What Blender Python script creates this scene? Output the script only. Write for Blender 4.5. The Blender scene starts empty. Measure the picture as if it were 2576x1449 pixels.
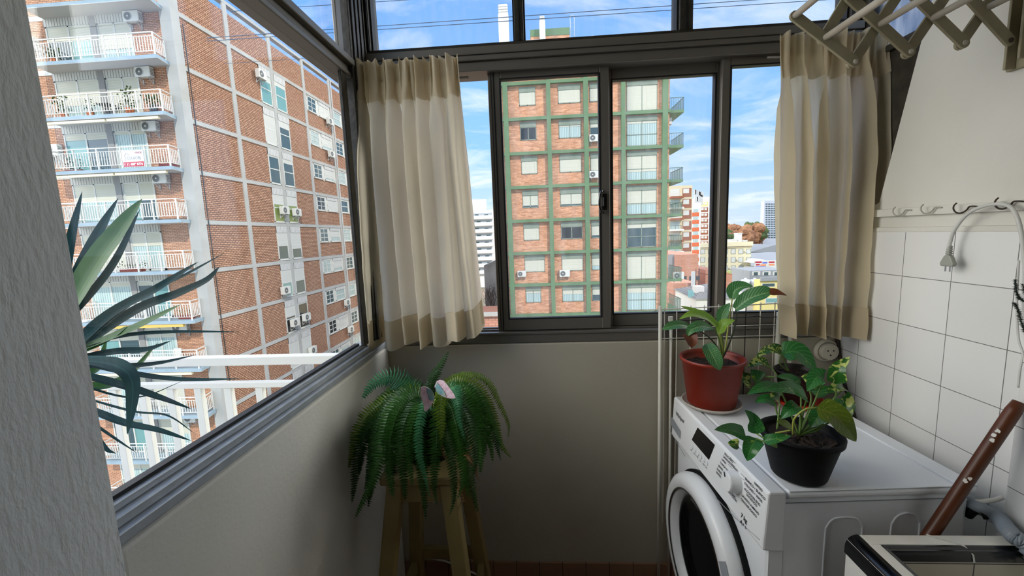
import bpy, bmesh, math, random
from mathutils import Vector, Matrix, Euler
random.seed(7)
PI = math.pi
sc = bpy.context.scene
col = sc.collection
V = Vector

# ------------------------------------------------------------------ camera
H = 1.49                                   # eye height above the laundry floor
FPX, W, HH = 1040.0, 2576.0, 1449.0
yaw, pit, rol = [math.radians(a) for a in (3.64, 7.4, -2.2)]
fw = V((-math.sin(yaw)*math.cos(pit), math.cos(yaw)*math.cos(pit), -math.sin(pit)))
r0 = V((math.cos(yaw), math.sin(yaw), 0)); u0 = r0.cross(fw)
rt = r0*math.cos(rol) + u0*math.sin(rol); up = -r0*math.sin(rol) + u0*math.cos(rol)
cd = bpy.data.cameras.new('camera'); cam = bpy.data.objects.new('camera', cd); col.objects.link(cam)
cd.sensor_width = 36.0; cd.lens = 36.0*FPX/W; cd.clip_start = 0.02; cd.clip_end = 6000
m = Matrix((( rt.x, up.x, -fw.x, 0), (rt.y, up.y, -fw.y, 0), (rt.z, up.z, -fw.z, H), (0, 0, 0, 1)))
cam.matrix_world = m
sc.camera = cam

def pt(x, y, ax, v):
    """the point of the plane (axis ax = value v) that is seen in direction x, y of the photograph"""
    d = rt*(x-1288) + up*(724.5-y) + fw*FPX
    k = (v-(H if ax == 2 else 0))/d[ax]
    return V((d.x*k, d.y*k, d.z*k+H))

# ------------------------------------------------------------------ materials
def nt(name):
    m = bpy.data.materials.new(name); m.use_nodes = True
    t = m.node_tree; b = t.nodes['Principled BSDF']
    return m, t, b
def N(t, typ, **kw):
    n = t.nodes.new(typ)
    for k, v in kw.items():
        if k in n.inputs: n.inputs[k].default_value = v
        else: setattr(n, k, v)
    return n
def rgba(c): return (c[0], c[1], c[2], 1)
def hexc(s):
    f = lambda v: v/12.92 if v <= .04045 else ((v+.055)/1.055)**2.4
    return tuple(f(int(s[i:i+2], 16)/255) for i in (0, 2, 4))
def pm(name, c, rough=.5, metal=0, spec=.5, bump=None, var=None, coat=0, stretch=None):
    if isinstance(c, str): c = hexc(c)
    m, t, b = nt(name)
    b.inputs['Base Color'].default_value = rgba(c); b.inputs['Roughness'].default_value = rough
    b.inputs['Metallic'].default_value = metal; b.inputs['Specular IOR Level'].default_value = spec
    b.inputs['Coat Weight'].default_value = coat
    if bump or var:
        g = N(t, 'ShaderNodeNewGeometry'); src = g.outputs['Position']
        if stretch:
            mp = N(t, 'ShaderNodeMapping'); mp.inputs['Scale'].default_value = stretch
            t.links.new(src, mp.inputs['Vector']); src = mp.outputs['Vector']
    if var:
        n = N(t, 'ShaderNodeTexNoise', Scale=var[0], Detail=4.0); t.links.new(src, n.inputs['Vector'])
        r = N(t, 'ShaderNodeValToRGB'); r.color_ramp.elements[0].position = .35; r.color_ramp.elements[1].position = .65
        r.color_ramp.elements[0].color = rgba(c)
        c2 = hexc(var[1]) if isinstance(var[1], str) else var[1]
        r.color_ramp.elements[1].color = rgba(c2)
        t.links.new(n.outputs['Fac'], r.inputs['Fac']); t.links.new(r.outputs['Color'], b.inputs['Base Color'])
    if bump:
        n = N(t, 'ShaderNodeTexNoise', Scale=bump[0], Detail=3.0); t.links.new(src, n.inputs['Vector'])
        bp = N(t, 'ShaderNodeBump', Strength=bump[1], Distance=bump[2] if len(bump) > 2 else .004)
        t.links.new(n.outputs['Fac'], bp.inputs['Height']); t.links.new(bp.outputs['Normal'], b.inputs['Normal'])
    return m
def brick(name, plane, c1, c2, mort, bw=.25, bh=.075, ms=.012, off=.5, shift=(0, 0), rough=.85, bump=.4, spec=.2, smooth=.1, weather=None):
    m, t, b = nt(name)
    g = N(t, 'ShaderNodeNewGeometry'); s = N(t, 'ShaderNodeSeparateXYZ'); t.links.new(g.outputs['Position'], s.inputs[0])
    cb = N(t, 'ShaderNodeCombineXYZ')
    ax = {'xz': (0, 2), 'yz': (1, 2), 'xy': (0, 1)}[plane]
    t.links.new(s.outputs[ax[0]], cb.inputs[0]); t.links.new(s.outputs[ax[1]], cb.inputs[1])
    mp = N(t, 'ShaderNodeMapping'); mp.inputs['Location'].default_value = (shift[0], shift[1], 0)
    t.links.new(cb.outputs[0], mp.inputs['Vector'])
    bt = N(t, 'ShaderNodeTexBrick', Scale=1.0); bt.offset = off; bt.squash = 1
    bt.inputs['Mortar Size'].default_value = ms; bt.inputs['Mortar Smooth'].default_value = smooth
    bt.inputs['Brick Width'].default_value = bw; bt.inputs['Row Height'].default_value = bh
    bt.inputs['Color1'].default_value = rgba(hexc(c1)); bt.inputs['Color2'].default_value = rgba(hexc(c2)); bt.inputs['Mortar'].default_value = rgba(hexc(mort))
    t.links.new(mp.outputs[0], bt.inputs['Vector']); t.links.new(bt.outputs['Color'], b.inputs['Base Color'])
    if weather:
        nn = N(t, 'ShaderNodeTexNoise', Scale=weather[0], Detail=6.0, Roughness=.7); sq = N(t, 'ShaderNodeMapping'); sq.inputs['Scale'].default_value = (1, 2.5, 1)
        t.links.new(mp.outputs[0], sq.inputs[0]); t.links.new(sq.outputs[0], nn.inputs['Vector'])
        mr = N(t, 'ShaderNodeMapRange'); mr.inputs['From Min'].default_value = .3; mr.inputs['From Max'].default_value = .7; mr.inputs['To Min'].default_value = 1-weather[1]; mr.inputs['To Max'].default_value = 1+weather[1]
        t.links.new(nn.outputs['Fac'], mr.inputs['Value']); vm = N(t, 'ShaderNodeVectorMath', operation='SCALE'); t.links.new(bt.outputs['Color'], vm.inputs[0]); t.links.new(mr.outputs[0], vm.inputs['Scale']); t.links.new(vm.outputs[0], b.inputs['Base Color'])
    b.inputs['Roughness'].default_value = rough; b.inputs['Specular IOR Level'].default_value = spec
    if bump:
        bp = N(t, 'ShaderNodeBump', Strength=bump, Distance=.006); bp.invert = True
        t.links.new(bt.outputs['Fac'], bp.inputs['Height']); t.links.new(bp.outputs['Normal'], b.inputs['Normal'])
    return m
def glass(name, tint=(.97, .98, .98), ior=1.45, dust=0.0, gain=1.0):
    m = bpy.data.materials.new(name); m.use_nodes = True; t = m.node_tree; t.nodes.clear()
    o = N(t, 'ShaderNodeOutputMaterial'); tr = N(t, 'ShaderNodeBsdfTransparent'); tr.inputs[0].default_value = rgba(tint)
    gl = N(t, 'ShaderNodeBsdfGlossy'); gl.inputs['Roughness'].default_value = .01
    lw = N(t, 'ShaderNodeLayerWeight', Blend=.5); pw = N(t, 'ShaderNodeMath', operation='POWER'); pw.inputs[1].default_value = 5.0
    t.links.new(lw.outputs['Facing'], pw.inputs[0]); fr = N(t, 'ShaderNodeMath', operation='MULTIPLY_ADD'); fr.inputs[1].default_value = .8; fr.inputs[2].default_value = .035
    t.links.new(pw.outputs[0], fr.inputs[0]); mx = N(t, 'ShaderNodeMixShader')
    t.links.new(fr.outputs[0], mx.inputs[0]); t.links.new(tr.outputs[0], mx.inputs[1]); t.links.new(gl.outputs[0], mx.inputs[2])
    last = mx
    if dust:
        d = N(t, 'ShaderNodeBsdfTranslucent'); d.inputs[0].default_value = (.9, .9, .9, 1)
        g = N(t, 'ShaderNodeNewGeometry'); mp = N(t, 'ShaderNodeMapping'); mp.inputs['Scale'].default_value = (40, 40, 9)
        n = N(t, 'ShaderNodeTexNoise', Scale=1.0, Detail=5.0); t.links.new(g.outputs['Position'], mp.inputs[0]); t.links.new(mp.outputs[0], n.inputs['Vector'])
        r = N(t, 'ShaderNodeMapRange'); r.inputs['From Min'].default_value = .35; r.inputs['From Max'].default_value = .75
        r.inputs['To Min'].default_value = dust*.4; r.inputs['To Max'].default_value = dust*1.6; t.links.new(n.outputs['Fac'], r.inputs['Value'])
        m2 = N(t, 'ShaderNodeMixShader'); t.links.new(r.outputs[0], m2.inputs[0])
        t.links.new(mx.outputs[0], m2.inputs[1]); t.links.new(d.outputs[0], m2.inputs[2]); last = m2
    t.links.new(last.outputs[0], o.inputs[0])
    return m
def cloth(name, c, cd, transl=.45):
    m = bpy.data.materials.new(name); m.use_nodes = True; t = m.node_tree; t.nodes.clear()
    o = N(t, 'ShaderNodeOutputMaterial'); d = N(t, 'ShaderNodeBsdfDiffuse'); tl = N(t, 'ShaderNodeBsdfTranslucent'); mx = N(t, 'ShaderNodeMixShader')
    if isinstance(c, str): c = hexc(c)
    d.inputs[0].default_value = rgba(hexc(cd)); tl.inputs[0].default_value = rgba(c); mx.inputs[0].default_value = transl
    g = N(t, 'ShaderNodeNewGeometry')
    n = N(t, 'ShaderNodeTexNoise', Scale=60.0, Detail=6.0); n.inputs['Distortion'].default_value = 1.5; t.links.new(g.outputs['Position'], n.inputs['Vector'])
    bp = N(t, 'ShaderNodeBump', Strength=.35, Distance=.004); t.links.new(n.outputs['Fac'], bp.inputs['Height'])
    t.links.new(bp.outputs[0], d.inputs['Normal'])
    t.links.new(d.outputs[0], mx.inputs[1]); t.links.new(tl.outputs[0], mx.inputs[2]); t.links.new(mx.outputs[0], o.inputs[0])
    return m
def leafmat(name, c1, c2, vein=None, spots=None, transl=.25, rough=.45, stripes=30):
    """leaf: UV x across the blade (0..1), UV y along it"""
    m = bpy.data.materials.new(name); m.use_nodes = True; t = m.node_tree; b = t.nodes['Principled BSDF']; o = t.nodes['Material Output']
    uv = N(t, 'ShaderNodeUVMap'); g = N(t, 'ShaderNodeNewGeometry')
    n = N(t, 'ShaderNodeTexNoise', Scale=22.0, Detail=3.0); t.links.new(g.outputs['Position'], n.inputs['Vector'])
    mx = N(t, 'ShaderNodeMix', data_type='RGBA'); mx.inputs['A'].default_value = rgba(hexc(c1)); mx.inputs['B'].default_value = rgba(hexc(c2))
    t.links.new(n.outputs['Fac'], mx.inputs['Factor']); last = mx.outputs['Result']
    s = N(t, 'ShaderNodeSeparateXYZ'); t.links.new(uv.outputs[0], s.inputs[0])
    a = N(t, 'ShaderNodeMath', operation='SUBTRACT'); t.links.new(s.outputs[0], a.inputs[0]); a.inputs[1].default_value = .5
    ab = N(t, 'ShaderNodeMath', operation='ABSOLUTE'); t.links.new(a.outputs[0], ab.inputs[0])
    if spots:
        n2 = N(t, 'ShaderNodeTexNoise', Scale=spots[1], Detail=2.0); n2.inputs['Distortion'].default_value = 2.0; t.links.new(g.outputs['Position'], n2.inputs['Vector'])
        rp = N(t, 'ShaderNodeValToRGB'); rp.color_ramp.elements[0].position = spots[2]; rp.color_ramp.elements[1].position = spots[2]+.06
        t.links.new(n2.outputs['Fac'], rp.inputs['Fac'])
        m2 = N(t, 'ShaderNodeMix', data_type='RGBA'); m2.inputs['B'].default_value = rgba(hexc(spots[0]))
        t.links.new(last, m2.inputs['A']); t.links.new(rp.outputs['Color'], m2.inputs['Factor']); last = m2.outputs['Result']
    if vein:
        # chevron veins: stripes of (v*k - |u|*j) plus the midrib
        k = N(t, 'ShaderNodeMath', operation='MULTIPLY'); k.inputs[1].default_value = stripes; t.links.new(s.outputs[1], k.inputs[0])
        j = N(t, 'ShaderNodeMath', operation='MULTIPLY'); j.inputs[1].default_value = stripes*.45; t.links.new(ab.outputs[0], j.inputs[0])
        d = N(t, 'ShaderNodeMath', operation='SUBTRACT'); t.links.new(k.outputs[0], d.inputs[0]); t.links.new(j.outputs[0], d.inputs[1])
        f = N(t, 'ShaderNodeMath', operation='FRACT'); t.links.new(d.outputs[0], f.inputs[0])
        gt = N(t, 'ShaderNodeMath', operation='GREATER_THAN'); gt.inputs[1].default_value = .8; t.links.new(f.outputs[0], gt.inputs[0])
        ml = N(t, 'ShaderNodeMath', operation='LESS_THAN'); ml.inputs[1].default_value = .035; t.links.new(ab.outputs[0], ml.inputs[0])
        mm = N(t, 'ShaderNodeMath', operation='MAXIMUM'); t.links.new(gt.outputs[0], mm.inputs[0]); t.links.new(ml.outputs[0], mm.inputs[1])
        sc_ = N(t, 'ShaderNodeMath', operation='MULTIPLY'); sc_.inputs[1].default_value = .45; t.links.new(mm.outputs[0], sc_.inputs[0])
        m3 = N(t, 'ShaderNodeMix', data_type='RGBA'); m3.inputs['B'].default_value = rgba(hexc(vein)); t.links.new(last, m3.inputs['A'])
        t.links.new(sc_.outputs[0], m3.inputs['Factor']); last = m3.outputs['Result']
    t.links.new(last, b.inputs['Base Color']); b.inputs['Roughness'].default_value = rough; b.inputs['Specular IOR Level'].default_value = .5 if rough < .7 else .12
    if transl:
        tl = N(t, 'ShaderNodeBsdfTranslucent'); t.links.new(last, tl.inputs[0]); ms = N(t, 'ShaderNodeMixShader'); ms.inputs[0].default_value = transl
        t.links.new(b.outputs[0], ms.inputs[1]); t.links.new(tl.outputs[0], ms.inputs[2]); t.links.new(ms.outputs[0], o.inputs['Surface'])
    return m

M = {}
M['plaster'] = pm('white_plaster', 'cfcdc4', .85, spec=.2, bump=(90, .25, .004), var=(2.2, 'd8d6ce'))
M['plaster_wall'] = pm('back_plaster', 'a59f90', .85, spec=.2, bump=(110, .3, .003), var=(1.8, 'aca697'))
M['pillar'] = pm('rough_render', 'e2e4e2', .85, spec=.25, bump=(120, .6, .006), stretch=(1, 1, .35))
M['tile'] = brick('white_wall_tile', 'yz', 'e4e4e2', 'dededc', '6f6f6c', .1525, .149, .0011, 0, (-1.195+.1525*8, -1.166+.149*8), .22, .25, .5, .2)
M['tile_pier'] = brick('pier_tile', 'yz', 'e6e6e4', 'e0e0de', '6f6f6c', .15, .15, .0011, 0, (.02, -.86+1.5), .22, .25, .5, .2)
M['sink_tile'] = brick('sink_tile', 'xy', 'e2e0d8', 'd8d6ce', '5a5650', .15, .15, .0012, 0, (.0, .0), .25, .2, .5, .2)
M['sink_tile_x'] = brick('sink_face_tile', 'yz', 'dfe0de', 'd6d6d2', '4a4845', .15, .15, .0015, 0, (.05, .0), .25, .2, .5, .2)
M['sink_in'] = brick('sink_inner_tile', 'xz', 'cfc6b4', 'c6bcaa', '4a463e', .15, .15, .0015, 0, (-.93, -.74), .35, .2, .4, .2)
M['black_trim'] = pm('black_glazed_trim', '0a0b0d', .18, spec=.6)
M['floor'] = brick('floor_tile', 'xy', '7a4a30', '6a4029', '2a1c14', .2, .2, .002, 0, (0, 0), .5, .2, .3)
M['skirt'] = brick('skirting_tile', 'xz', '8f7058', '86674f', '4a3a2e', .098, .3, .0015, 0, (.03, .1), .55, .2, .3)
M['ceil'] = pm('ceiling_paint', 'd9d8d3', .9, spec=.1)
M['alu'] = pm('grey_aluminium', '77726a', .45, .6, bump=(300, .03))  # frame aluminium, its backlit darkness put into the colour
M['alu_skylit'] = pm('skylit_aluminium', 'b4bac0', .4, .35, bump=(300, .03), var=(30, 'a8aeb4'))  # same frame metal, brightness from the sky put into the colour
M['dark_frame'] = pm('dark_window_paint', '3a362e', .5, 0, .4, bump=(60, .3), var=(25, '2a261f'))
M['gasket'] = pm('black_rubber', '08090b', .6)
M['glass'] = glass('window_glass')
M['glass_dusty'] = glass('dusty_glass', dust=.05)
M['frost'] = glass('patterned_glass', (.30, .36, .44), dust=.2)
M['curtain'] = cloth('cream_linen', 'f6f0e2', 'd2c8b0', .64)
M['curtain2'] = cloth('cream_linen_double', 'ece2cc', 'cbbfa6', .5)
M['white_enamel'] = pm('white_enamel', 'dfe3e8', .3, spec=.5, coat=.2)
M['white_plastic'] = pm('white_plastic', 'dcdfe2', .35)
M['grey_plastic'] = pm('grey_plastic', '8d9298', .35)
M['black_gloss'] = pm('black_gloss', '07080c', .08, spec=.6)
M['black_plastic'] = pm('black_plastic', '050607', .6, spec=.2)
M['door_glass'] = pm('smoked_glass', '0b0d0f', .06, spec=.6)
M['print'] = pm('dark_print', '1a1c20', .5)
M['chrome'] = pm('chrome', 'b9bec4', .15, 1)
M['terracotta'] = pm('red_brown_plastic', '7a2210', .45, bump=(15, .05))
M['red_plastic'] = pm('red_plastic', 'c22312', .4)
M['soil'] = pm('potting_soil', '1d1510', .95, bump=(150, 1, .01), var=(90, '32241a'))
M['saucer'] = pm('white_saucer', 'b7aea4', .5)
M['wire_white'] = pm('white_coated_wire', 'cfccc2', .4)
M['wire_black'] = pm('black_wire', '15140f', .4)
M['rack_wood'] = pm('painted_rack_wood', '9f977c', .6, bump=(60, .2), var=(14, '8f866c'))
M['rack_rod'] = pm('worn_white_rod', 'c4beb0', .6, bump=(60, .2), var=(20, 'b3ab9a'))
M['batten'] = pm('white_painted_batten', 'd5d3ca', .6, bump=(80, .2))
M['hook_white'] = pm('painted_hook', 'a9a59a', .5)
M['hook_rust'] = pm('rusty_hook', '3a2d22', .6, .3)
M['cable_white'] = pm('white_cable', 'c9c9c4', .5)
M['cable_grey'] = pm('grey_plug', '9a9c92', .5)
M['hose'] = pm('grey_hose', '7c8690', .5)
M['broom'] = pm('varnished_broom_wood', '4a2612', .4, spec=.4, var=(18, '5c3018'), stretch=(1, 1, .2))
M['paint_white'] = pm('white_paint_spot', 'd8d6d0', .6)
M['stool'] = pm('cream_painted_wood', '857446', .6, bump=(40, .15), var=(9, '7a693d'))
M['tinsel'] = pm('dark_green_tinsel', '0d2414', .6)
M['fern'] = leafmat('fern_green', '2c5a1c', '3f7226', transl=.3)
M['fern_dark'] = leafmat('fern_dark_green', '1f4414', '2d5a1e', transl=.3)
M['fern_yellow'] = leafmat('fern_yellow_green', '5d7a1e', '6f8a26', transl=.35)
M['fern_blue'] = leafmat('fern_blue_green', '3a7a50', '4a8a5c', transl=.3)
M['fern_dead'] = leafmat('fern_dry', '6d4a22', '8a6a3a', transl=.2)
M['lily'] = leafmat('lily_leaf', '2c6234', '3d7a40', vein='a6cf8e', transl=.3, stripes=14)
M['lily_y'] = leafmat('lily_leaf_pale', '6c9a2a', '8db53a', vein='c9dd8c', transl=.4, stripes=12)
M['lily_dead'] = leafmat('lily_leaf_brown', '5a3020', '7a4426', transl=.2)
M['stem'] = pm('green_stem', '5c7a34', .5)
M['stem_dark'] = pm('dark_stem', '2a3320', .5)
M['stem_y'] = pm('yellow_stem', '9aa04a', .5)
M['pothos'] = leafmat('pothos_leaf', '1f5a26', '2f7034', vein='5a9a50', spots=('8aa83a', 45, .66), transl=.25, stripes=9, rough=.3)
M['pothos_v'] = leafmat('variegated_pothos', '22561e', '356a28', spots=('b9c46a', 38, .52), transl=.25, stripes=9, rough=.3)
M['pothos_o'] = leafmat('olive_pothos', '4d6218', '5f7420', spots=('a8b04a', 90, .66), vein='7d8a36', transl=.3, stripes=9, rough=.35)
M['dracaena'] = leafmat('strap_leaf', '12292e', '1c3e3e', vein='2f5456', transl=.10, rough=.8, stripes=0.01)
M['dracaena_g'] = leafmat('strap_leaf_green', '1f4a1a', '2f5c26', vein='4a7a3a', transl=.25, rough=.6, stripes=0.01)
M['wing'] = pm('pink_wing', 'c8a2ae', .6, bump=(200, .6, .002), var=(140, 'd9c4cf'))
M['wing_b'] = pm('blue_grey_wing', '5d93a4', .6, var=(60, '8fa89a'))
M['socket'] = pm('socket_plastic', 'c9c4b4', .4)

# ------------------------------------------------------------------ mesh builder
class MB:
    def __init__(s): s.v = []; s.f = []; s.uv = []; s.mi = []; s.k = 0
    def face(s, idx, uv=None): s.f.append(tuple(idx)); s.uv.append(uv); s.mi.append(s.k)
    def poly(s, pts, uv=None):
        n = len(s.v); s.v += [V(p) for p in pts]; s.face(range(n, n+len(pts)), uv)
    def box(s, x0, x1, y0, y1, z0, z1):
        x0, x1 = min(x0, x1), max(x0, x1); y0, y1 = min(y0, y1), max(y0, y1); z0, z1 = min(z0, z1), max(z0, z1)
        n = len(s.v)
        s.v += [V((x, y, z)) for z in (z0, z1) for x, y in ((x0, y0), (x1, y0), (x1, y1), (x0, y1))]
        for f in ((0, 3, 2, 1), (4, 5, 6, 7), (0, 1, 5, 4), (1, 2, 6, 5), (2, 3, 7, 6), (3, 0, 4, 7)): s.face([n+i for i in f])
        return s
    def beam(s, p, q, w, h, upv=(0, 0, 1)):
        p, q = V(p), V(q); d = (q-p).normalized(); a = d.cross(V(upv))
        if a.length < 1e-4: a = d.cross(V((0, 1, 0)))
        a.normalize(); b = a.cross(d); n = len(s.v)
        for c in (p, q):
            s.v += [c+a*(sx*w/2)+b*(sy*h/2) for sx, sy in ((-1, -1), (1, -1), (1, 1), (-1, 1))]
        for f in ((0, 1, 2, 3), (7, 6, 5, 4), (0, 4, 5, 1), (1, 5, 6, 2), (2, 6, 7, 3), (3, 7, 4, 0)): s.face([n+i for i in f])
        return s
    def prism(s, pts, d):
        """closed prism over a polygon, swept by the vector d"""
        n = len(s.v); k = len(pts); d = V(d)
        s.v += [V(p) for p in pts] + [V(p)+d for p in pts]
        s.face([n+i for i in range(k)][::-1]); s.face([n+k+i for i in range(k)])
        for i in range(k): s.face([n+i, n+(i+1) % k, n+k+(i+1) % k, n+k+i])
        return s
    def tube(s, pts, r, seg=8, cap=True):
        pts = [V(p) for p in pts]; n = len(pts); R = r if isinstance(r, (list, tuple)) else [r]*n
        t0 = (pts[1]-pts[0]).normalized(); a = t0.cross(V((0, 0, 1)))
        if a.length < 1e-3: a = t0.cross(V((1, 0, 0)))
        a.normalize(); base = len(s.v)
        for i in range(n):
            t = (pts[min(i+1, n-1)]-pts[max(i-1, 0)]).normalized()
            a = a-t*a.dot(t)
            if a.length < 1e-5: a = t.orthogonal()
            a.normalize(); b = t.cross(a)
            for j in range(seg):
                th = 2*PI*j/seg; s.v.append(pts[i]+(a*math.cos(th)+b*math.sin(th))*R[i])
        for i in range(n-1):
            for j in range(seg):
                k = (j+1) % seg
                s.face([base+i*seg+j, base+i*seg+k, base+(i+1)*seg+k, base+(i+1)*seg+j])
        if cap:
            s.face([base+j for j in range(seg)][::-1]); s.face([base+(n-1)*seg+j for j in range(seg)])
        return s
    def lathe(s, prof, c=(0, 0, 0), seg=32, ax=None, close=True):
        """profile (r, h) turned about the axis ax through c"""
        c = V(c); ax = V(ax or (0, 0, 1)).normalized(); a = ax.orthogonal().normalized(); b = ax.cross(a); base = len(s.v); n = len(prof)
        for r, h in prof:
            for j in range(seg):
                th = 2*PI*j/seg; s.v.append(c+ax*h+(a*math.cos(th)+b*math.sin(th))*r)
        for i in range(n-1):
            for j in range(seg):
                k = (j+1) % seg; s.face([base+i*seg+j, base+i*seg+k, base+(i+1)*seg+k, base+(i+1)*seg+j])
        if close:
            s.face([base+j for j in range(seg)][::-1]); s.face([base+(n-1)*seg+j for j in range(seg)])
        return s
    def grid(s, P):
        n, k = len(P), len(P[0]); base = len(s.v)
        for row in P: s.v += [V(p) for p in row]
        for i in range(n-1):
            for j in range(k-1):
                s.face([base+i*k+j, base+i*k+j+1, base+(i+1)*k+j+1, base+(i+1)*k+j],
                       [(j/(k-1), i/(n-1)), ((j+1)/(k-1), i/(n-1)), ((j+1)/(k-1), (i+1)/(n-1)), (j/(k-1), (i+1)/(n-1))])
        return s
    def text(s, txt, org, xd, yd, size, align='LEFT', font_sx=1.0, bold=0.0):
        cu = bpy.data.curves.new('tmp', 'FONT'); cu.body = txt; cu.size = size; cu.align_x = align; cu.offset = bold*size
        o = bpy.data.objects.new('tmp', cu); col.objects.link(o)
        me = bpy.data.meshes.new_from_object(o.evaluated_get(bpy.context.evaluated_depsgraph_get()))
        xd, yd, org = V(xd).normalized(), V(yd).normalized(), V(org); n = len(s.v)
        s.v += [org+xd*(v.co.x*font_sx)+yd*v.co.y for v in me.vertices]
        for p in me.polygons: s.face([n+i for i in p.vertices])
        bpy.data.objects.remove(o); bpy.data.curves.remove(cu); bpy.data.meshes.remove(me)
        return s
    def build(s, name, mat, parent=None, smooth=False, bevel=0, solid=0):
        me = bpy.data.meshes.new(name); off = wloc(parent) if parent else V((0, 0, 0))
        me.from_pydata([tuple(v-off) for v in s.v], [], s.f)
        mats = mat if isinstance(mat, (list, tuple)) else [mat]
        for q in mats: me.materials.append(M[q] if isinstance(q, str) else q)
        if len(mats) > 1: me.polygons.foreach_set('material_index', s.mi)
        if any(u is not None for u in s.uv):
            l = me.uv_layers.new(name='UVMap'); i = 0
            for f, u in zip(s.f, s.uv):
                for j in range(len(f)):
                    if u: l.data[i].uv = u[j]
                    i += 1
        if smooth: me.polygons.foreach_set('use_smooth', [True]*len(me.polygons))
        me.update()
        o = bpy.data.objects.new(name, me); col.objects.link(o)
        if parent: o.parent = parent
        if bevel:
            b = o.modifiers.new('bevel', 'BEVEL'); b.width = bevel; b.segments = 2; b.limit_method = 'ANGLE'; b.angle_limit = math.radians(40)
        if solid:
            b = o.modifiers.new('solid', 'SOLIDIFY'); b.thickness = solid; b.offset = 0
        return o
def wloc(o):
    p = V((0, 0, 0))
    while o is not None: p = p+o.location; o = o.parent
    return p
def tag(o, label, cat, group=None, kind=None):
    if label: o['label'] = label
    if cat: o['category'] = cat
    if group: o['group'] = group
    if kind: o['kind'] = kind
    return o
def thing(name, label, cat, loc=(0, 0, 0), group=None):
    o = bpy.data.objects.new(name, None); o.empty_display_size = .05; col.objects.link(o); o.location = loc
    return tag(o, label, cat, group)
def struct(o, label=None, cat=None):
    o['kind'] = 'structure'
    if label: o['label'] = label
    if cat: o['category'] = cat
    return o
def copytree(o, loc=None, parent=None):
    c = o.copy(); col.objects.link(c)
    if parent is not None: c.parent = parent
    if loc is not None: c.location = loc
    for ch in list(o.children): copytree(ch, None, c)
    return c
def curve(P, n=12):
    """Catmull-Rom through the points P"""
    P = [V(p) for p in P]; out = []
    Q = [P[0]*2-P[1]]+P+[P[-1]*2-P[-2]]
    for i in range(1, len(Q)-2):
        a, b, c, d = Q[i-1:i+3]
        for k in range(n):
            t = k/n; out.append(.5*((2*b)+(c-a)*t+(2*a-5*b+4*c-d)*t*t+(3*b-a-3*c+d)*t**3))
    return out+[P[-1]]
EYE = V((0, 0, H))
def blade(mb, P, w, prof=None, fold=.2, nrm=None, n=6, across=4, wave=0, roll=0):
    """leaf blade along the curve through P; w the greatest width; faces the eye unless nrm is given"""
    C = curve(P, n); k = len(C); base = len(mb.v)
    prof = prof or (lambda t: math.sin(PI*min(1, t*.94+.06))**.75*(1-.35*t))
    ph = random.random()*6
    for i, c in enumerate(C):
        t = i/(k-1); tan = (C[min(i+1, k-1)]-C[max(i-1, 0)]).normalized()
        f = V(nrm) if nrm is not None else (EYE-c).normalized()*.8+V((0, 0, .6))
        sd = tan.cross(f).normalized(); nn = sd.cross(tan).normalized()
        if roll: q = Matrix.Rotation(roll, 3, tan); sd = q@sd; nn = q@nn
        ww = w*prof(t)/2
        for j in range(across+1):
            u = j/across*2-1
            mb.v.append(c+sd*(u*ww)+nn*(abs(u)*ww*fold+wave*w*math.sin(t*9+ph+u*2)*abs(u)))
    for i in range(k-1):
        for j in range(across):
            a = base+i*(across+1)+j
            mb.face([a, a+1, a+across+2, a+across+1], [(j/across, i/(k-1)), ((j+1)/across, i/(k-1)), ((j+1)/across, (i+1)/(k-1)), (j/across, (i+1)/(k-1))])
    return mb

# ------------------------------------------------------------------ the room
YB, XL, XR, ZS, ZC = 1.60, -.615, 1.13, 1.06, 2.52
def sbox(name, mat, *a, **k): return struct(MB().box(*a).build(name, mat, bevel=k.get('bevel', 0)))
sbox('floor', 'floor', XL-.15, 1.3, -1.85, YB+.16, -.12, 0)
sbox('ceiling', 'ceil', XL-.17, 1.32, -1.85, YB+.17, ZC, ZC+.14)
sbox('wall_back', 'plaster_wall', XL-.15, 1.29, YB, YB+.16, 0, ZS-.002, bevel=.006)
sbox('wall_left', 'plaster', XL-.15, XL, .508, YB-.0005, 0, ZS-.002, bevel=.008)
sbox('wall_left_pillar', 'pillar', XL-.15, XL+.008, -1.7, .505, 0, ZC-.001)
sbox('wall_front', 'plaster', XL-.15, 1.29, -1.85, -1.702, 0, ZC-.001)
wr = sbox('wall_right', 'tile', XR, XR+.14, .975, YB-.001, 0, 1.462, bevel=.003)
b = MB(); b.prism([(XR+.01, y, z) for y, z in ((YB-.002, 1.4625), (YB-.002, 1.50), (1.469, 1.548), (1.352, 2.042), (1.243, 2.50), (1.24, ZC-.001), (-1.7, ZC-.001), (-1.7, 1.352), (.973, 1.352), (.973, 1.4625))], (.11, 0, 0))
b.build('upper_plaster', 'plaster', wr)
MB().box(XR-.001, XR+.012, .98, YB-.003, 1.449, 1.466).build('tile_ledge', 'plaster', wr, bevel=.004)
sbox('wall_right_pier', 'tile_pier', 1.085, 1.25, -1.7, .97, 0, 1.35, bevel=.004)
bb = sbox('baseboard_back', 'skirt', XL+.001, XR-.001, YB-.010, YB-.0003, 0, .105, bevel=.002)

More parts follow.
